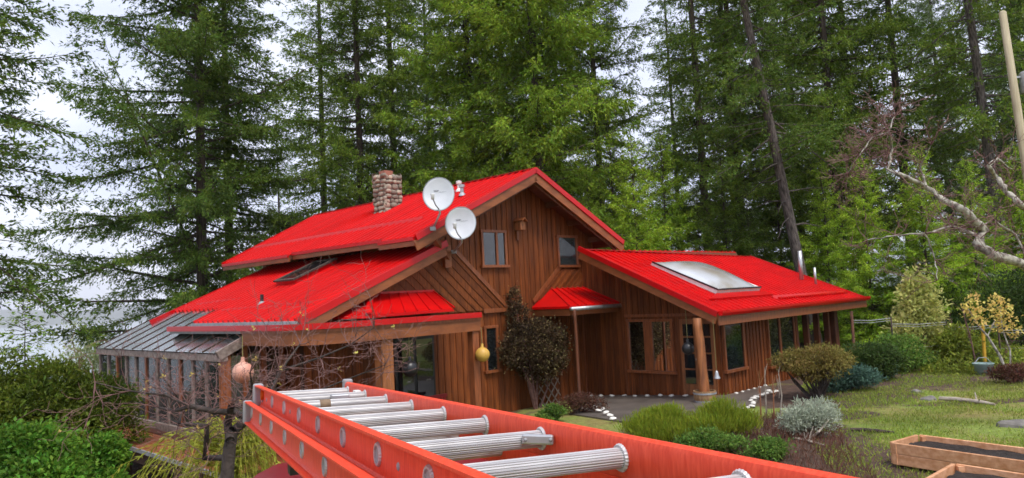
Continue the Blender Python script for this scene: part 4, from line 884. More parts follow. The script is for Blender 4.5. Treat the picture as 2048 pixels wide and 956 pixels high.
# dry stalks
for i, (x, y0, y1, m_, lab) in enumerate(((1522, 835, 742, 'dry', 'tall orange dry stalk standing before the patio edge'), (1533, 835, 735, 'drywood', 'tall grey dead stem standing before the patio edge'), (1548, 838, 745, 'dry', 'thin orange dry stalk right of the grey stem'), (1560, 845, 738, 'drywood', 'forked grey dead stem near the silver shrub'))):
    p = on_ground(x, y0); tpz = at(x - 4, y1, p[1]) - p; root = world_thing('dry_stalk', p, lab, 'stalk', 'dry stalks in the bed'); mb = MB(); g_ = np.random.default_rng(i)
    mb.tube([(0, 0, 0), tpz * .5 + g_.normal(0, .02, 3), tpz], [.018, .015, .006], 6); 
    for k in range(5): t_ = g_.uniform(.4, .9); q_ = tpz * t_; mb.tube([q_, q_ + (g_.normal(0, .1), g_.normal(0, .1), .22)], [.008, .003], 4)
    mb.build('stalk', M[m_], root)
# yellow flowering shrub with arching stem
yb = on_ground(2015, 748); root = world_thing('flowering_shrub', yb, 'bare arching shrub with clusters of yellow blossom', 'shrub'); mb = MB(); Yd = yb[1]
def Py(x, y): return at(x, y, Yd) - yb
mb.tube([(0, 0, -.05), Py(2000, 712), Py(1975, 672), Py(1955, 650), Py(1935, 615)], [.045, .04, .034, .026, .012], 7); mb.tube([(.1, 0, 0), Py(2020, 700), Py(2005, 660), Py(2000, 610)], [.03, .025, .018, .01], 6); mb.tube([Py(1975, 672), Py(1990, 640), Py(2012, 650)], [.02, .014, .008], 6)
mb.build('stems', M['lichen'], root)
V, Fq = cloud([(*Py(1940, 618), .28, .28, .3), (*Py(1958, 640), .25, .25, .22), (*Py(1950, 605), .18, .2, .2), (*Py(1995, 612), .36, .3, .3), (*Py(2012, 635), .36, .3, .25), (*Py(2000, 655), .28, .25, .18), (*Py(2028, 660), .2, .2, .2)], 480, .11, .08, 5, .15)
link('blossom', big_mesh('blossom', V, Fq), M['yellow'], root)
# thin bare saplings by the fence
for i, (x0, y0, x1, y1, lab) in enumerate(((1955, 742, 1922, 610, 'thin bare reddish sapling left of the yellow blossom'), (1915, 735, 1898, 650, 'short thin bare sapling in front of the fence'), (1998, 735, 2018, 690, 'short grey bare stem under the yellow blossom'))):
    p = on_ground(x0, y0); t1 = at(x1, y1, p[1]) - p; root = world_thing('bare_sapling', p, lab, 'sapling', 'bare saplings by the fence'); mb = MB(); g_ = np.random.default_rng(i + 30)
    mb.tube([(0, 0, 0), t1 * .5 + (.04, 0, 0), t1], [.03, .022, .01], 6)
    for k in range(7): t_ = g_.uniform(.35, 1); q_ = t1 * t_; mb.tube([q_, q_ + g_.normal(0, .15, 3) + (0, 0, .3), q_ + g_.normal(0, .3, 3) + (0, 0, .6)], [.01, .006, .003], 4)
    mb.build('stem', M['twig'], root)
# wire fence
fp = [(1712, 748, 622), (1790, 742, 634), (1900, 737, 642), (2003, 734, 647), (2120, 730, 652)]
wf = empty('wire_fence', on_ground(1712, 748)); tag(wf, 'wire fence with wooden posts running along the garden edge', 'fence'); w0 = on_ground(1712, 748); prev = None
for x, y0, y1 in fp:
    p = on_ground(x, y0); h = at(x, y1, p[1])[2] - p[2]; MB().tube([p - w0 + (0, 0, -.1), p - w0 + (.02, 0, h)], [.05 if x < 1720 else .03, .045 if x < 1720 else .026], 8).build('post', M['fpost' if x < 1720 else 'bark'], wf)
    cur = p - w0
    if prev is not None:
        for zz_, rr_ in ((h - .03, .014), (h - .1, .010), (h * .5, .005), (h * .25, .005)):
            MB().tube([prev + (0, 0, zz_), (prev + cur) / 2 + (0, 0, zz_ - .04), cur + (0, 0, zz_)], rr_, 5).build('wire', M['wire'], wf)
    prev = cur
p = on_ground(1971, 740); root = world_thing('yellow_post', p, 'yellow marker post standing before the fence', 'post'); MB().tube([(0, 0, 0), (.04, 0, 1.3)], .05, 8).build('post', M['ypost'], root); MB().lathe([(.05, 1.3), (.055, 1.32), (.001, 1.36)], (.04, 0, 0), 8).build('cap', M['ypost'], root)
p = on_ground(1968, 750); root = world_thing('garden_tub', p, 'pale teal garden tub among the ground cover', 'tub')
MB().lathe([(.001, .0), (.22, .0), (.27, .32), (.29, .34), (.25, .34), (.21, .05), (.001, .05)], (0, 0, 0), 20).build('tub', mat('teal_plastic', (.30, .42, .40), rough=.5), root, True); MB().tube([(-.26, 0, .33), (-.1, 0, .5), (.1, 0, .5), (.26, 0, .33)], .012, 6).build('handle', M['metal'], root)
# lawn-edge driftwood and rocks
for i, (x, y, s, lab) in enumerate(((2028, 852, .28, 'flat grey rock lying on the lawn'), (1858, 800, .2, 'small grey rock at the lawn edge'), (1835, 785, .16, 'dark grey rock beside the low ground cover'), (1650, 872, .14, 'dark grey rock beside the silver shrub'), (1590, 868, .13, 'dark rock under the silver shrub'))):
    p = on_ground(x, y); g_ = np.random.default_rng(i + 3); mb = MB(); mb.sphere((0, 0, 0), 1, 12, 8); ph = g_.uniform(0, 6, 3)
    mb.v = [((v[0] * (1 + .2 * math.sin(3 * v[1] + ph[0]))) * s, v[1] * s * .8 * (1 + .2 * math.sin(4 * v[0] + ph[1])), max(-.3, v[2]) * s * .5 * (1 + .25 * math.sin(3 * v[0] + ph[2]))) for v in mb.v]
    o = mb.build('rock', M['rock'], None, False); o.location = tuple(p); tag(o, lab, 'rock', 'garden rocks')
for i, (x0, y0, x1, y1, lab) in enumerate(((1880, 800, 1990, 812, 'bleached driftwood lying across the far lawn'), (1585, 878, 1650, 893, 'short bleached stick beside the brown bed'), (1700, 862, 1790, 868, 'dark thin log lying on the lawn near raised bed'))):
    a = on_ground(x0, y0); b_ = on_ground(x1, y1); root = world_thing('driftwood', a, lab, 'driftwood'); g_ = np.random.default_rng(i); d = b_ - a; rr_ = (.05, .025, .035)[i]
    mb = MB().tube([(0, 0, rr_ * .7), d * .3 + (0, .05, rr_), d * .7 + (0, -.04, rr_ * 1.2), d + (0, 0, rr_ * .7)], [rr_, rr_ * 1.1, rr_ * .9, rr_ * .6], 8)
    if i < 2:
        for k in range(4): t_ = g_.uniform(.2, .8); q_ = d * t_; mb.tube([q_ + (0, 0, rr_), q_ + (g_.normal(0, .15), g_.normal(0, .1), g_.uniform(.1, .3))], [rr_ * .5, rr_ * .2], 5)
    mb.build('log', M['drywood' if i < 2 else 'bark'], root)
# raised beds
def raised_bed(A, B, D, h, label, th=.05):
    A, B, D = [np.array(q_, float) for q_ in (A, B, D)]; root = world_thing('raised_bed', A, label, 'raised bed', 'raised garden beds'); Cc_ = B + D - A
    for P_, Q_ in ((A, B), (B, Cc_), (Cc_, D), (D, A)):
        e = (Q_ - P_) / np.linalg.norm(Q_ - P_)
        for k in range(2):
            z = h * (k + .5) / 2; MB().beam(P_ - A + e * .03 + (0, 0, z), Q_ - A - e * .03 + (0, 0, z), th, h / 2 - .006).build('plank', M['lumber'], root, bevel=.006)
    for P_ in (A, B, Cc_, D):
        c_ = (A + Cc_) / 2; v = (c_ - P_); v /= np.linalg.norm(v); p = P_ - A + v * .1; MB().box((p[0] - .04, p[1] - .04, 0), (p[0] + .04, p[1] + .04, h - .02)).build('corner_post', M['lumber'], root)
    so = MB(); K = 14; g_ = np.random.default_rng(4)
    for j in range(K + 1):
        for i in range(K + 1): u, v = i / K, j / K; u2 = .02 + .96 * u; v2_ = .03 + .94 * v; q_ = (B - A) * u2 + (D - A) * v2_; so.v.append((q_[0], q_[1], h - .09 + g_.normal(0, .012)))
    for j in range(K):
        for i in range(K): a = j * (K + 1) + i; so.f.append((a, a + 1, a + K + 2, a + K + 1))
    so.build('soil', M['soil'], root, True)
bz = .36
a = on_z(1778, 911, bz + .05); a[2] = bz; 
dirA = on_z(2048, 915, bz + .3) - on_z(1782, 879, bz + .3); dirA /= np.linalg.norm(dirA); perp = np.array([-dirA[1], dirA[0], 0])
A = on_z(1780, 884, bz + .34); A[2] = bz
raised_bed(A, A + dirA * 3.6, A + perp * .85, .34, 'long unpainted cedar raised bed on the lawn, the farther one')
A2 = on_z(1908, 926, bz + .34); A2[2] = bz; pv = on_z(1850, 958, bz + .34); pv[2] = bz; e2 = (pv - A2) / np.linalg.norm(pv - A2)
raised_bed(A2, A2 + dirA * 3.2, A2 + e2 * 1.3, .34, 'cedar raised bed full of dark soil in the lower right corner')
# lawn blades
g_ = np.random.default_rng(9); n = 110000; X = g_.uniform(4.5, 17, n); Y = g_.uniform(10, 24, n); keep = (X > .5 + .36 * Y - .2 * np.sin(Y)) & (X < 1.0 + Y * .75); X, Y = X[keep], Y[keep]
clump = np.sin(X * 2.1 + np.sin(Y * 1.7)) * np.sin(Y * 2.3 + 1) + g_.normal(0, .5, len(X)); X, Y = X[clump > -.2], Y[clump > -.2]
pos = np.stack([X, Y, gz(X, Y) - .005], 1); V, Fq = leaf_quads(pos, g_.normal(0, .55, (len(X), 3)) + (0, 0, 1), g_.normal(size=(len(X), 3)), g_.uniform(.04, .11, len(X)), .016)
tag(link('grass', big_mesh('grass', V, Fq), M['grassblade']), 'patchy green and straw coloured lawn grass', 'grass', kind='stuff')
# utility pole
pp_ = at(2046, 345, 27); pb = np.array([pp_[0] + .45, pp_[1], float(gz(pp_[0], pp_[1]))]); tz = at(2005, 25, 27) - pb; root = world_thing('utility_pole', pb, 'pale wooden utility pole at the right edge', 'utility pole')
MB().tube([(0, 0, -.2), tz * .5, tz, tz + (0, 0, .06)], [.17, .15, .125, .06], 14).build('pole', M['pole'], root, True)
MB().lathe([(.001, 0), (.24, 0), (.26, .04), (.26, .75), (.2, .82), (.001, .84)], tuple(tz * .75 + (.52, 0, 0)), 18).build('transformer', M['greymetal'], root, True)
MB().beam(tz * .8 + (0, 0, 0), tz * .8 + (.5, 0, 0), .06, .06).build('bracket', M['metal'], root)
# lichen-covered fruit tree leaning in from the right
rb_ = at(2190, 700, 13.5); rb_[2] = float(gz(rb_[0], rb_[1])); root = world_thing('lichen_fruit_tree', rb_, 'leafless lichen covered fruit tree branch reaching in from right', 'tree'); mb = MB(); tb = MB(); g_ = np.random.default_rng(101)
def Pr(x, y, Y=13.5): return at(x, y, Y) - rb_
def lim(px, rd, Y=13.5, tw=3, tl=.5, dirb=(0, 0, .3), dep=2):
    pts = [Pr(x, y, Y + .2 * math.sin(i * 2.1)) for i, (x, y) in enumerate(px)]; rd = np.interp(np.linspace(0, 1, len(pts)), np.linspace(0, 1, len(rd)), rd)
    fine = []; fr = []
    for i in range(len(pts) - 1):
        for k in range(4): t_ = k / 4; fine.append(pts[i] * (1 - t_) + pts[i + 1] * t_ + g_.normal(0, .012, 3)); fr.append((rd[i] * (1 - t_) + rd[i + 1] * t_) * g_.uniform(.85, 1.25))
    mb.tube(fine + [pts[-1]], fr + [rd[-1]], 8, False)
    for i in range(1, len(pts)):
        for k in range(tw): d = pts[i] - pts[i - 1]; d = d / np.linalg.norm(d) * .5 + g_.normal(0, .6, 3) + dirb; grow(tb, pts[i], d, tl * g_.uniform(.6, 1.2), .009, dep, g_, .6, 3, 4, .2, .04, .6, None, 4, .0042)
mb.tube([(0, 0, -.1), Pr(2180, 640), Pr(2150, 590), Pr(2110, 560)], [.16, .14, .13, .1], 10, False)
lim([(2110, 560), (2048, 528), (1985, 508), (1955, 488), (1968, 462), (1928, 420), (1882, 398), (1852, 372), (1800, 350), (1775, 338)], [.1, .085, .08, .07, .05, .035, .022], tw=3, tl=.4)
lim([(1775, 338), (1784, 300), (1778, 262), (1790, 232)], [.022, .02, .012, .006], tw=12, tl=.45, dirb=(-.5, 0, -.1))
lim([(1778, 262), (1745, 275), (1718, 310), (1695, 345)], [.015, .012, .008, .005], tw=13, tl=.42, dirb=(-.2, 0, .0))
lim([(2140, 500), (2070, 430), (2040, 408), (2012, 382), (1992, 355), (1978, 330), (1995, 316), (2022, 338)], [.06, .05, .04, .03, .015], tw=3, tl=.4)
lim([(1950, 470), (1900, 452), (1850, 466), (1790, 470), (1735, 480)], [.03, .022, .014, .007], tw=4, tl=.5)
lim([(1852, 372), (1842, 330), (1862, 290)], [.02, .014, .006], tw=4, tl=.35)
lim([(2080, 560), (2030, 470), (1990, 440), (1950, 455)], [.03, .02, .012, .006], tw=6, tl=.6, dirb=(-.2, 0, .1))
lim([(1850, 466), (1870, 520), (1875, 560)], [.014, .012, .006], tw=4, tl=.45)
mb.build('limbs', M['lichen'], root, True); tb.build('twigs', M['twig'], root)

# ------------------------------------------------------------------ extension ladder in the foreground
LD_ = np.array([-.42969, .90206, -.04069]); RR0 = np.array([.17607, 1.32176, 3.03650]); LL0 = np.array([-.14519, 1.18747, 3.05005])
wx = RR0 - LL0; wx -= LD_ * (wx @ LD_); HWD = np.linalg.norm(wx) / 2; wx /= np.linalg.norm(wx); lz = np.cross(wx, LD_)
lad = empty('extension_ladder'); tag(lad, 'orange fibreglass extension ladder with ribbed aluminium rungs in the foreground', 'ladder')
mid = (RR0 + LL0) / 2
lad.matrix_world = Matrix(((wx[0], LD_[0], lz[0], mid[0]), (wx[1], LD_[1], lz[1], mid[1]), (wx[2], LD_[2], lz[2], mid[2]), (0, 0, 0, 1)))
PIT_ = .305; Y0, Y1 = -2.6, PIT_ * 7.3
def rail(x, z, side, hgt, y0, y1, fl=.032):
    # C channel: web at x, flanges pointing outwards (side)
    t_ = .005; h = hgt / 2; P_ = [(0, h - .012), (.003, h - .004), (.010, h), (fl, h), (fl, h - t_), (min(.013, fl - .002), h - t_), (.008, h - .010), (t_ + .001, h - .018)]
    prof = P_ + [(a, -b_) for a, b_ in P_[::-1]]
    mb = MB(); n = len(prof); K = 24
    for k in range(K + 1):
        y = y0 + (y1 - y0) * k / K; mb.v += [(x + side * a, y, z + b_) for a, b_ in prof]
    for k in range(K):
        for i in range(n): a = k * n + i; b_ = k * n + (i + 1) % n; mb.f.append((a, b_, b_ + n, a + n))
    mb.f += [tuple(range(n))[::-1], tuple(K * n + i for i in range(n))]
    o = mb.build('rail', M['rail'], lad, True); o.modifiers.new('edges', 'EDGE_SPLIT').split_angle = .5; return o
ZB, XB = -.062, .04
for s in (-1, 1):
    fr_l = rail(s * HWD, 0, s, .090 if s < 0 else .078, Y0, Y1, .032 if s < 0 else .016); ba_l = rail(s * (HWD + XB), ZB, s, .088, Y0, Y1 - .02)
def rung(y, z, hw, name='rung'):
    mb = MB(); n = 96; pr_ = []
    for k in range(n):
        a = 2 * math.pi * k / n; r_ = .0166 + (.0017 if k % 4 < 2 else 0.); pr_.append((r_ * math.cos(a) * 1.05, r_ * math.sin(a) * .98))
    for x in (-hw, hw): mb.v += [(x, y + a, z + b_) for a, b_ in pr_]
    for k in range(n): mb.f.append((k, (k + 1) % n, n + (k + 1) % n, n + k))
    return mb.build(name, M['alu'], lad)
def ferrule(x, y, z, side, r_=.0215, hollow=True):
    mb = MB(); n = 48; pts = []
    for k in range(n):
        a = 2 * math.pi * k / n; w = .0010 * (k % 2); pts.append((a, w))
    for rr_, xx_ in ((r_ - .006, 0), (r_ - .005, .005), (r_ - .001, .005), (r_ + .0015, .001), (r_ + .001, -.002)):
        for a, w in pts: mb.v.append((x + side * xx_, y + (rr_ + w) * math.cos(a), z + (rr_ + w) * math.sin(a)))
    for j in range(4):
        for k in range(n): a = j * n + k; b_ = j * n + (k + 1) % n; mb.f.append((a, b_, b_ + n, a + n))
    o = mb.build('rung_plate', M['alu'], lad)
    if hollow: MB().lathe([(.0001, 0), (r_ - .004, 0)], (x + side * .0015, y, z), 24, 0).build('rung_bore', M['greymetal'], o)
for n in range(-8, 8):
    y = n * PIT_; ru = rung(y, 0, HWD + .003)
    if n < 9: rung(y + .006, ZB, HWD + XB + .003)
    for s in (-1, 1):
        ferrule(s * (HWD + .0056), y, 0, s); ferrule(s * (HWD - .0006), y, 0, -s, .0225, False)
        ferrule(s * (HWD + XB + .0056), y + .006, ZB, s)
    if n == 5: MB().lathe([(.0192, -.018), (.0196, -.016), (.0196, .016), (.0192, .018)], (-.045, y, 0), 24, 0).build('worn_tape', M['tape'], ru)
    if n == 6: MB().box((.03, y - .05, -.005), (.1, y - .02, .015)).build('clip', M['metal'], ru, bevel=.004)
# end caps
for s in (-1, 1):
    x = s * HWD
    MB().box((min(x - s * .005, x + s * .036), Y1 - .03, -.05), (max(x - s * .005, x + s * .036), Y1 + .008, .051)).build('end_cap', M['cap'], lad, bevel=.008)
    x = s * (HWD + XB); MB().box((min(x, x + s * .036), Y1 - .05, ZB - .048), (max(x, x + s * .036), Y1 - .012, ZB + .047)).build('end_cap', M['cap'], lad, bevel=.008)
MB().lathe([(.001, .014), (.016, .012), (.02, .0), (.02, -.004)], (-(HWD + .012), Y1 - .11, .008), 16, 0).build('roller', M['orange'], lad, True)
# rung lock lever on the second rung, guide bracket far right, stickers and rivets, rope below
lk = MB().beam((HWD - .056, PIT_ - .021, .006), (HWD - .004, PIT_ - .062, .004), .012, .021).build('lock_lever', M['metal'], lad, bevel=.004)
for xx_, yy_ in ((HWD - .053, PIT_ - .031), (HWD - .012, PIT_ - .064)): MB().sphere((xx_, yy_, .005), .004, 10, 6).build('rivet', M['greymetal'], lk, True)
MB().box((HWD - .03, PIT_ * 6 + .05, -.03), (HWD - .004, PIT_ * 6 + .09, .02)).build('guide_bracket', M['white'], lad, bevel=.004)
for y in (.17, 1.4, 2.0): MB().lathe([(.0001, -.003), (.006, -.002), (.008, 0)], (-(HWD + .006), y, -.004), 12, 0).build('rivet', M['greymetal'], lad)
rope = [(-.02 + .02 * math.sin(k * .6), .05 + k * .06, -.085 + .01 * math.sin(k)) for k in range(20)]; MB().tube(rope, .006, 8).build('rope', M['black'], lad, True)

# ------------------------------------------------------------------ dark red pickup the ladder rides on
az = math.atan2(-LD_[0], LD_[1])
tk = empty('pickup_truck', (1.0 - .43 * .22, .72 + .9 * .22, .835), az); tag(tk, 'dark red pickup truck roof under the far end of ladder', 'truck')
def cabsec(pts, x): return [(x * w, y, z) for y, z, w in pts]
# cab: lofted sections across the width give a rounded roof
mb = MB(); prof = [(2.05, .95), (2.1, 1.25), (2.28, 1.62), (2.42, 1.70), (2.8, 1.735), (3.3, 1.73), (3.62, 1.70), (3.74, 1.66), (4.25, 1.15), (4.3, .95)]
xs = [-.88, -.84, -.74, -.6, -.3, 0, .3, .6, .74, .84, .88]
for x in xs:
    k = abs(x) / .88
    for y, z in prof:
        zz_ = z - (.06 * max(0, (k - .8) / .2) ** 2 + .012 * k * k) * (1 if z > 1.5 else 0); mb.v.append((x * (1 if z < 1.4 else .93), y, zz_))
n = len(prof)
for i in range(len(xs) - 1):
    for j in range(n - 1): a = i * n + j; mb.f.append((a, a + 1, a + n + 1, a + n))
mb.f.append(tuple(range(n))[::-1]); mb.f.append(tuple((len(xs) - 1) * n + j for j in range(n)))
cab = mb.build('cab', M['truck'], tk, True)
MB().add([(-.76, 3.80, 1.62), (.76, 3.80, 1.62), (.84, 4.25, 1.18), (-.84, 4.25, 1.18)], [(0, 1, 2, 3)]).build('windscreen', M['pane'], cab)
MB().prism([(-.89, 2.2, .42), (-.89, 4.2, .42), (-.89, 5.45, .42), (-.89, 5.5, .85), (-.89, 5.3, 1.0), (-.89, 4.25, 1.08), (-.89, 2.0, 1.0), (-.89, -.3, 1.0), (-.89, -.3, .42)], (1.78, 0, 0)).build('body', M['truck'], tk, bevel=.04)
for s in (-1, 1):
    MB().box((s * .9 - .02, 2.35, 1.05), (s * .9 + .02 - s * .05, 3.6, 1.5)).build('side_window', M['pane'], cab)
    MB().box((s * .62 - .12, 5.46, .68), (s * .62 + .12, 5.53, .84)).build('headlight', M['white'], tk, bevel=.02)
    for y in (.7, 4.6):
        wh = MB().lathe([(.2, -.11), (.36, -.11), (.38, -.06), (.38, .06), (.36, .11), (.2, .11)], (s * .8, y, .38), 28, 0).build('wheel', M['tyre'], tk, True); MB().lathe([(.001, .1 * s), (.2, .1 * s)], (s * .8, y, .38), 20, 0).build('rim', M['metal'], wh)
for y in (.3, 2.0):
    MB().box((-.69, y - .025, 1.0), (-.64, y + .025, 1.97)).build('rack_post', M['black'], tk); MB().box((-.86, y - .025, 1.975), (-.46, y + .025, 2.015)).build('rack_arm', M['black'], tk)

# ------------------------------------------------------------------ conifers
def conifer(seed, h, R, z0, nb, droop=.30, twig=.10, tuft=.2, tw=.07, dens=1., dead=0, prof=.8, hang=.25, r0=None, step=.065, trunk_n=16):
    g_ = np.random.default_rng(seed); r0 = r0 or h * .0098
    u = (np.arange(nb) + g_.random(nb)) / nb; zb = z0 + (h - z0) * u ** .95 * .985; rel = (zb - z0) / (h - z0)
    az_ = np.arange(nb) * 2.39996 + g_.normal(0, .5, nb); Lb = R * ((1 - rel) ** prof * .92 + .05) * g_.uniform(.55, 1.18, nb) * np.clip(.72 + rel * 4, 0, 1)
    a0 = np.interp(rel, [0, .5, 1], [-.12, .12, .75]) + g_.normal(0, .24, nb); dr_ = droop * (1 - .75 * rel) * g_.uniform(.6, 1.4, nb)
    lat = g_.normal(0, .12, nb)
    def bpt(i, t_):
        ang = az_[i] + lat[i] * t_; rad = Lb[i] * t_; z = zb[i] + Lb[i] * (np.tan(a0[i]) * t_ - dr_[i] * t_ ** 2 + .16 * t_ ** 3)
        return np.stack([np.cos(ang) * rad, np.sin(ang) * rad, z], -1)
    # twigs
    nt_ = np.maximum(4, (Lb / twig * 2 * dens).astype(int)); bi_ = np.repeat(np.arange(nb), nt_); m_ = len(bi_)
    t_ = .05 + .95 * g_.random(m_) ** .85; P0 = bpt(bi_, t_); side = np.where(g_.random(m_) < .5, -1, 1)
    tl = np.clip(Lb[bi_] * .34 * (1.12 - t_ * .85), .14, .95) * g_.uniform(.55, 1.2, m_); ta = az_[bi_] + side * g_.uniform(.45, 1.15, m_) * (1 - .35 * t_)
    td = np.stack([np.cos(ta), np.sin(ta), -hang * g_.uniform(.2, 1.8, m_) + .12 * rel[bi_] + g_.normal(0, .28, m_)], -1); td /= np.linalg.norm(td, axis=1, keepdims=True)
    # tufts
    nf = np.maximum(2, (tl / step).astype(int)); ti = np.repeat(np.arange(m_), nf); k = len(ti); s_ = g_.random(k) ** .9
    pos = P0[ti] + td[ti] * (tl[ti] * s_)[:, None] + np.array([0, 0, -.10]) * (tl[ti] * s_ ** 2)[:, None] + g_.normal(0, .022, (k, 3))
    d = td[ti] + g_.normal(0, .42, (k, 3)) + np.array([0, 0, -.08]); V, Fq = leaf_quads(pos, d, g_.normal(size=(k, 3)) * .55 + np.array([0, 0, 1.]), tuft * g_.uniform(.55, 1.25, k), tw * g_.uniform(.7, 1.3, k), .06)
    crown = big_mesh('crown', V, Fq)
    mb = MB(); zs = np.linspace(-.6, h, trunk_n); wob = g_.normal(0, .02, (trunk_n, 2)).cumsum(0) * .6
    mb.tube([(wob[i, 0], wob[i, 1], z) for i, z in enumerate(zs)], [r0 * (1 - .93 * max(0, z) / h) * (1.25 if z < .1 else 1) for z in zs], 12, False)
    trunk = bpy.data.meshes.new('trunk'); trunk.from_pydata(mb.v, [], mb.f); trunk.polygons.foreach_set('use_smooth', [True] * len(mb.f))
    mb = MB()
    for i in range(nb):
        pts = bpt(np.full(5, i), np.linspace(0, .92, 5)); r_ = max(.012, .011 * Lb[i]); mb.tube(pts, [r_, r_ * .8, r_ * .6, r_ * .4, .004], 4, False)
    for i in range(dead):
        z = g_.uniform(.12 * h, z0 + .2 * (h - z0)); a = g_.uniform(0, 6.28); ln = g_.uniform(.6, 2.6); e = np.array([math.cos(a), math.sin(a), g_.uniform(-.3, .1)])
        mb.tube([(0, 0, z), e * ln * .5 + (0, 0, z + .05), e * ln + (0, 0, z - .1 * ln + g_.uniform(-.1, .3))], [.028, .018, .006], 4, False)
    limbs_ = bpy.data.meshes.new('limbs'); limbs_.from_pydata(mb.v, [], mb.f)
    return dict(crown=crown, trunk=trunk, limbs=limbs_, h=h, R=R)
VA = conifer(1, 30, 6.4, 1.5, 285, .16, dens=1.25, tuft=.15, tw=.05, hang=.18, step=.055)
VA2 = conifer(2, 30, 5.6, 3.0, 250, .15, dens=1.2, tuft=.15, tw=.05, hang=.18, step=.055)
VA3 = conifer(3, 28, 5.2, 2.5, 290, .24, dens=1.25, tuft=.18, tw=.06, hang=.35)
VB = conifer(4, 30, 4.3, 4.0, 205, .14, tuft=.17, tw=.055, hang=.18, dens=.95, dead=30)
VB2 = conifer(5, 30, 4.0, 6.5, 165, .14, tuft=.17, tw=.055, hang=.18, dens=.9, dead=36)
VC = conifer(6, 9.5, 2.9, .3, 190, .20, dens=1.7, tuft=.13, tw=.035, prof=.95, hang=.3, r0=.13, step=.042)
VS = conifer(7, 3.2, .95, .2, 60, .05, dens=1.3, tuft=.12, tw=.045, r0=.05, step=.045)
MT = {}
def tree(px, Y, var, sc, needles, label, rz, bark='bark', lean=0., wide=1., group='tall firs behind the house', name='fir_tree', base=None):
    p = at(px[0], px[1], Y); z = float(gz(p[0], p[1])) if base is None else base; hgt = p[2] - z; p = np.array([p[0] + lean * hgt, p[1], z])
    if var['h'] > 20: sc *= 1.3; wide *= .82
    root = empty(name, p, 0); root.rotation_euler = (0, -lean, 0); tag(root, label, 'tree', group)
    for nm, mm_ in (('trunk', bark), ('limbs', bark), ('crown', needles)):
        me_ = var[nm]
        if not me_.materials: me_.materials.append(M[mm_])
        o = bpy.data.objects.new(nm, me_); COL.objects.link(o); o.parent = root; o.rotation_euler = (0, 0, rz); o.scale = (sc * wide, sc * wide, sc) if nm != 'trunk' else (sc * .68, sc * .68, sc)
        o.material_slots[0].link = 'OBJECT'; o.material_slots[0].material = M[mm_]
    return root
T = tree
T((-95, 300), 25, VB, .95, 'fir_dark', 'dark fir cut by the left edge of the photo', .4, wide=1.25)
T((398, 300), 36, VA, 1.12, 'fir_dark', 'broad dark fir with thick trunk left of the roof', 1.2, wide=1.0)
T((456, 420), 41, VB, 1.05, 'fir_dark', 'slim dark fir just right of the broad left fir', 2.0, wide=1.15)
T((716, 250), 43, VA2, 1.05, 'fir_mid', 'green fir standing behind the stone chimney', 3.1, wide=.95)
T((786, 300), 47, VB, 1.1, 'fir_mid', 'slim fir right of the fir behind the chimney', .9)
T((640, 200), 50, VB2, 1.15, 'fir_mid', 'slim fir left of the fir behind the chimney', 2.2, wide=1.1)
T((1072, 200), 37.5, VA3, 1.15, 'fir_bright', 'bright green fir rising right behind the roof peak', 4.0, wide=1.05)
T((938, 200), 41, VA3, 1.1, 'fir_bright', 'bright green fir left of the roof peak', 1.0, wide=.95)
T((1188, 150), 44, VA2, 1.0, 'fir_mid', 'green fir right of the bright fir at the peak', 5.2, wide=.9)
T((1275, 480), 33, VC, 1.08, 'fir_young', 'young light green fir beyond the right gable eave', .3, group='young light green firs')
T((1180, 450), 38, VC, 1.05, 'fir_bright', 'young green fir half hidden behind the right gable eave', 2.3, group='young light green firs')
T((1335, 470), 37, VC, 1.2, 'fir_young', 'young light green fir above the left end of wing ridge', 1.7, group='young light green firs')
T((1450, 480), 37, VC, 1.15, 'fir_mid', 'young green fir below the two thin firs', 3.7, group='young light green firs')
T((1560, 490), 39, VC, 1.25, 'fir_mid', 'young green fir beside the leaning trunk', 5.1, group='young light green firs')
T((1225, 430), 41, VC, 1.4, 'fir_bright', 'tall young green fir just right of the gable', 4.1, group='young light green firs')
T((1396, 200), 42, VB, 1.05, 'fir_mid', 'slim dark fir over the wing roof ridge', 3.3)
T((1452, 200), 46, VB2, 1.15, 'fir_mid', 'left one of two thin firs beside the leaning trunk', 1.3)
T((1470, 250), 43, VB, 1.05, 'fir_dark', 'right one of two thin firs beside the leaning trunk', 4.4)
T((1540, 240), 34, VB2, 1.02, 'fir_dark', 'leaning fir with bare grey lower trunk behind the wing', 5.0, 'greybark', lean=.13)
T((1585, 250), 50, VA2, 1.0, 'fir_mid', 'green fir behind the leaning bare trunk', 2.7)
T((1655, 200), 39, VA2, 1.05, 'fir_mid', 'dark fir above the right end of wing roof', 2.9, wide=.85)
T((1700, 250), 45, VB, 1.1, 'fir_mid', 'slim fir directly behind the wing end', .2, wide=1.2)
T((1785, 100), 42, VB, 1.1, 'fir_dark', 'dark fir above the bare fruit tree twigs', 1.9, wide=1.1)
T((1968, 220), 35, VB2, 1.05, 'fir_mid', 'tall fir with bare grey trunk left of the utility pole', 3.9, 'greybark', lean=.03)
T((1885, 250), 58, VA, .92, 'fir_blue', 'bluish green distant fir left of the bare grey trunk', 2.5, wide=.8)
T((2045, 250), 48, VA2, 1.05, 'fir_blue', 'bluish fir behind the utility pole', .8)
T((2100, 150), 40, VB, 1.1, 'fir_dark', 'dark fir cut by the right edge of the photo', 2.8)
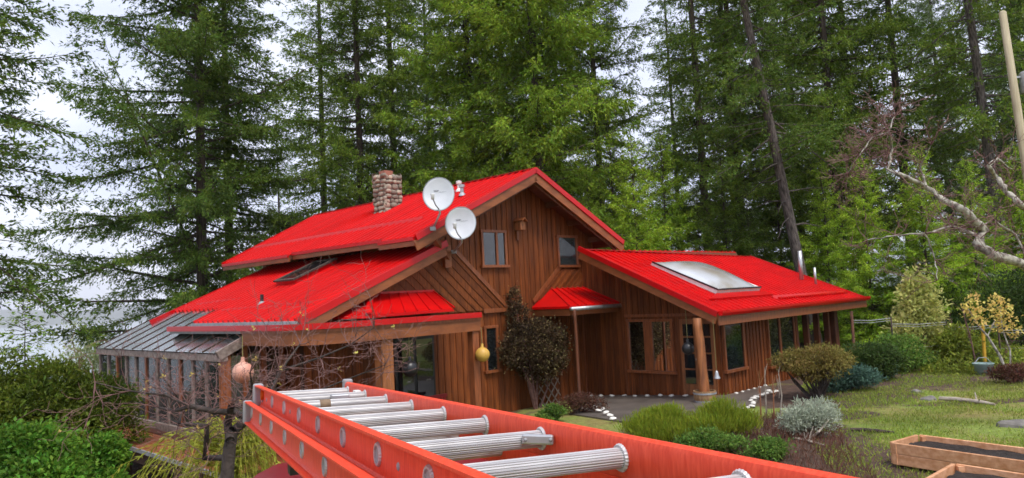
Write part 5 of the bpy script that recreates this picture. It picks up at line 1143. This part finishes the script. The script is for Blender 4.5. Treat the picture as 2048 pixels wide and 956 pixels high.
for i, (x, y, Y, sc, m_, lab) in enumerate(((1740, 540, 30, .85, 'fir_young', 'young light green fir right of the wing end'), (1855, 530, 29, .85, 'fir_young', 'young light green fir behind the variegated shrub'), (1955, 560, 30, .8, 'fir_young', 'young green fir behind the yellow blossom'), (1655, 520, 35, .95, 'fir_young', 'young green fir behind the roof pipes'), (1500, 520, 38, .9, 'fir_dark', 'young dark fir behind the middle of wing roof'), (1400, 500, 40, .9, 'fir_mid', 'young fir behind the bubble skylight'), (2050, 540, 33, .9, 'fir_young', 'young light green fir at the right edge'))):
    T((x, y), Y, VC, sc, m_, lab, i * 1.1, group='young light green firs')
for i, (x, Y, v_, sc, lab) in enumerate(((555, 57, VB, 1.15, 'distant fir right of the broad left fir'), (680, 60, VA2, 1.05, 'distant fir behind the fir at the chimney'), (860, 55, VA2, 1.1, 'distant fir above the upper satellite dish'), (1010, 54, VA2, 1.15, 'distant fir above the roof just left of peak'),
        (1120, 60, VA, 1.0, 'distant fir above the roof just right of peak'), (1350, 62, VB2, .95, 'distant thin fir right of the sky gap'), (2090, 60, VA, 1.1, 'distant fir behind the utility pole top'))):
    T((x, 300), Y, v_, sc, 'fir_far', lab, i * .7, group='distant conifers behind')
T((45, 720), 24, VS, 1.15, 'fir_bright', 'small fir sapling standing above the laurel bush', .5, group='young light green firs', base=at(45, 735, 24)[2] - 1.6, wide=1.5)

# ------------------------------------------------------------------ haze over the lake
hz_m = bpy.data.materials.new('haze'); hz_m.use_nodes = True; t = hz_m.node_tree; t.nodes.clear(); o_ = t.nodes.new('ShaderNodeOutputMaterial'); pv_ = t.nodes.new('ShaderNodeVolumePrincipled')
pv_.inputs['Color'].default_value = (.95, .965, 1, 1); pv_.inputs['Density'].default_value = .00015; pv_.inputs['Anisotropy'].default_value = 0; t.links.new(pv_.outputs[0], o_.inputs['Volume'])
hz_ = MB().box((-9200, -560, -56), (6200, 6700, 262)).build('haze', hz_m); tag(hz_, 'pale damp air over the lake', 'haze', kind='stuff')
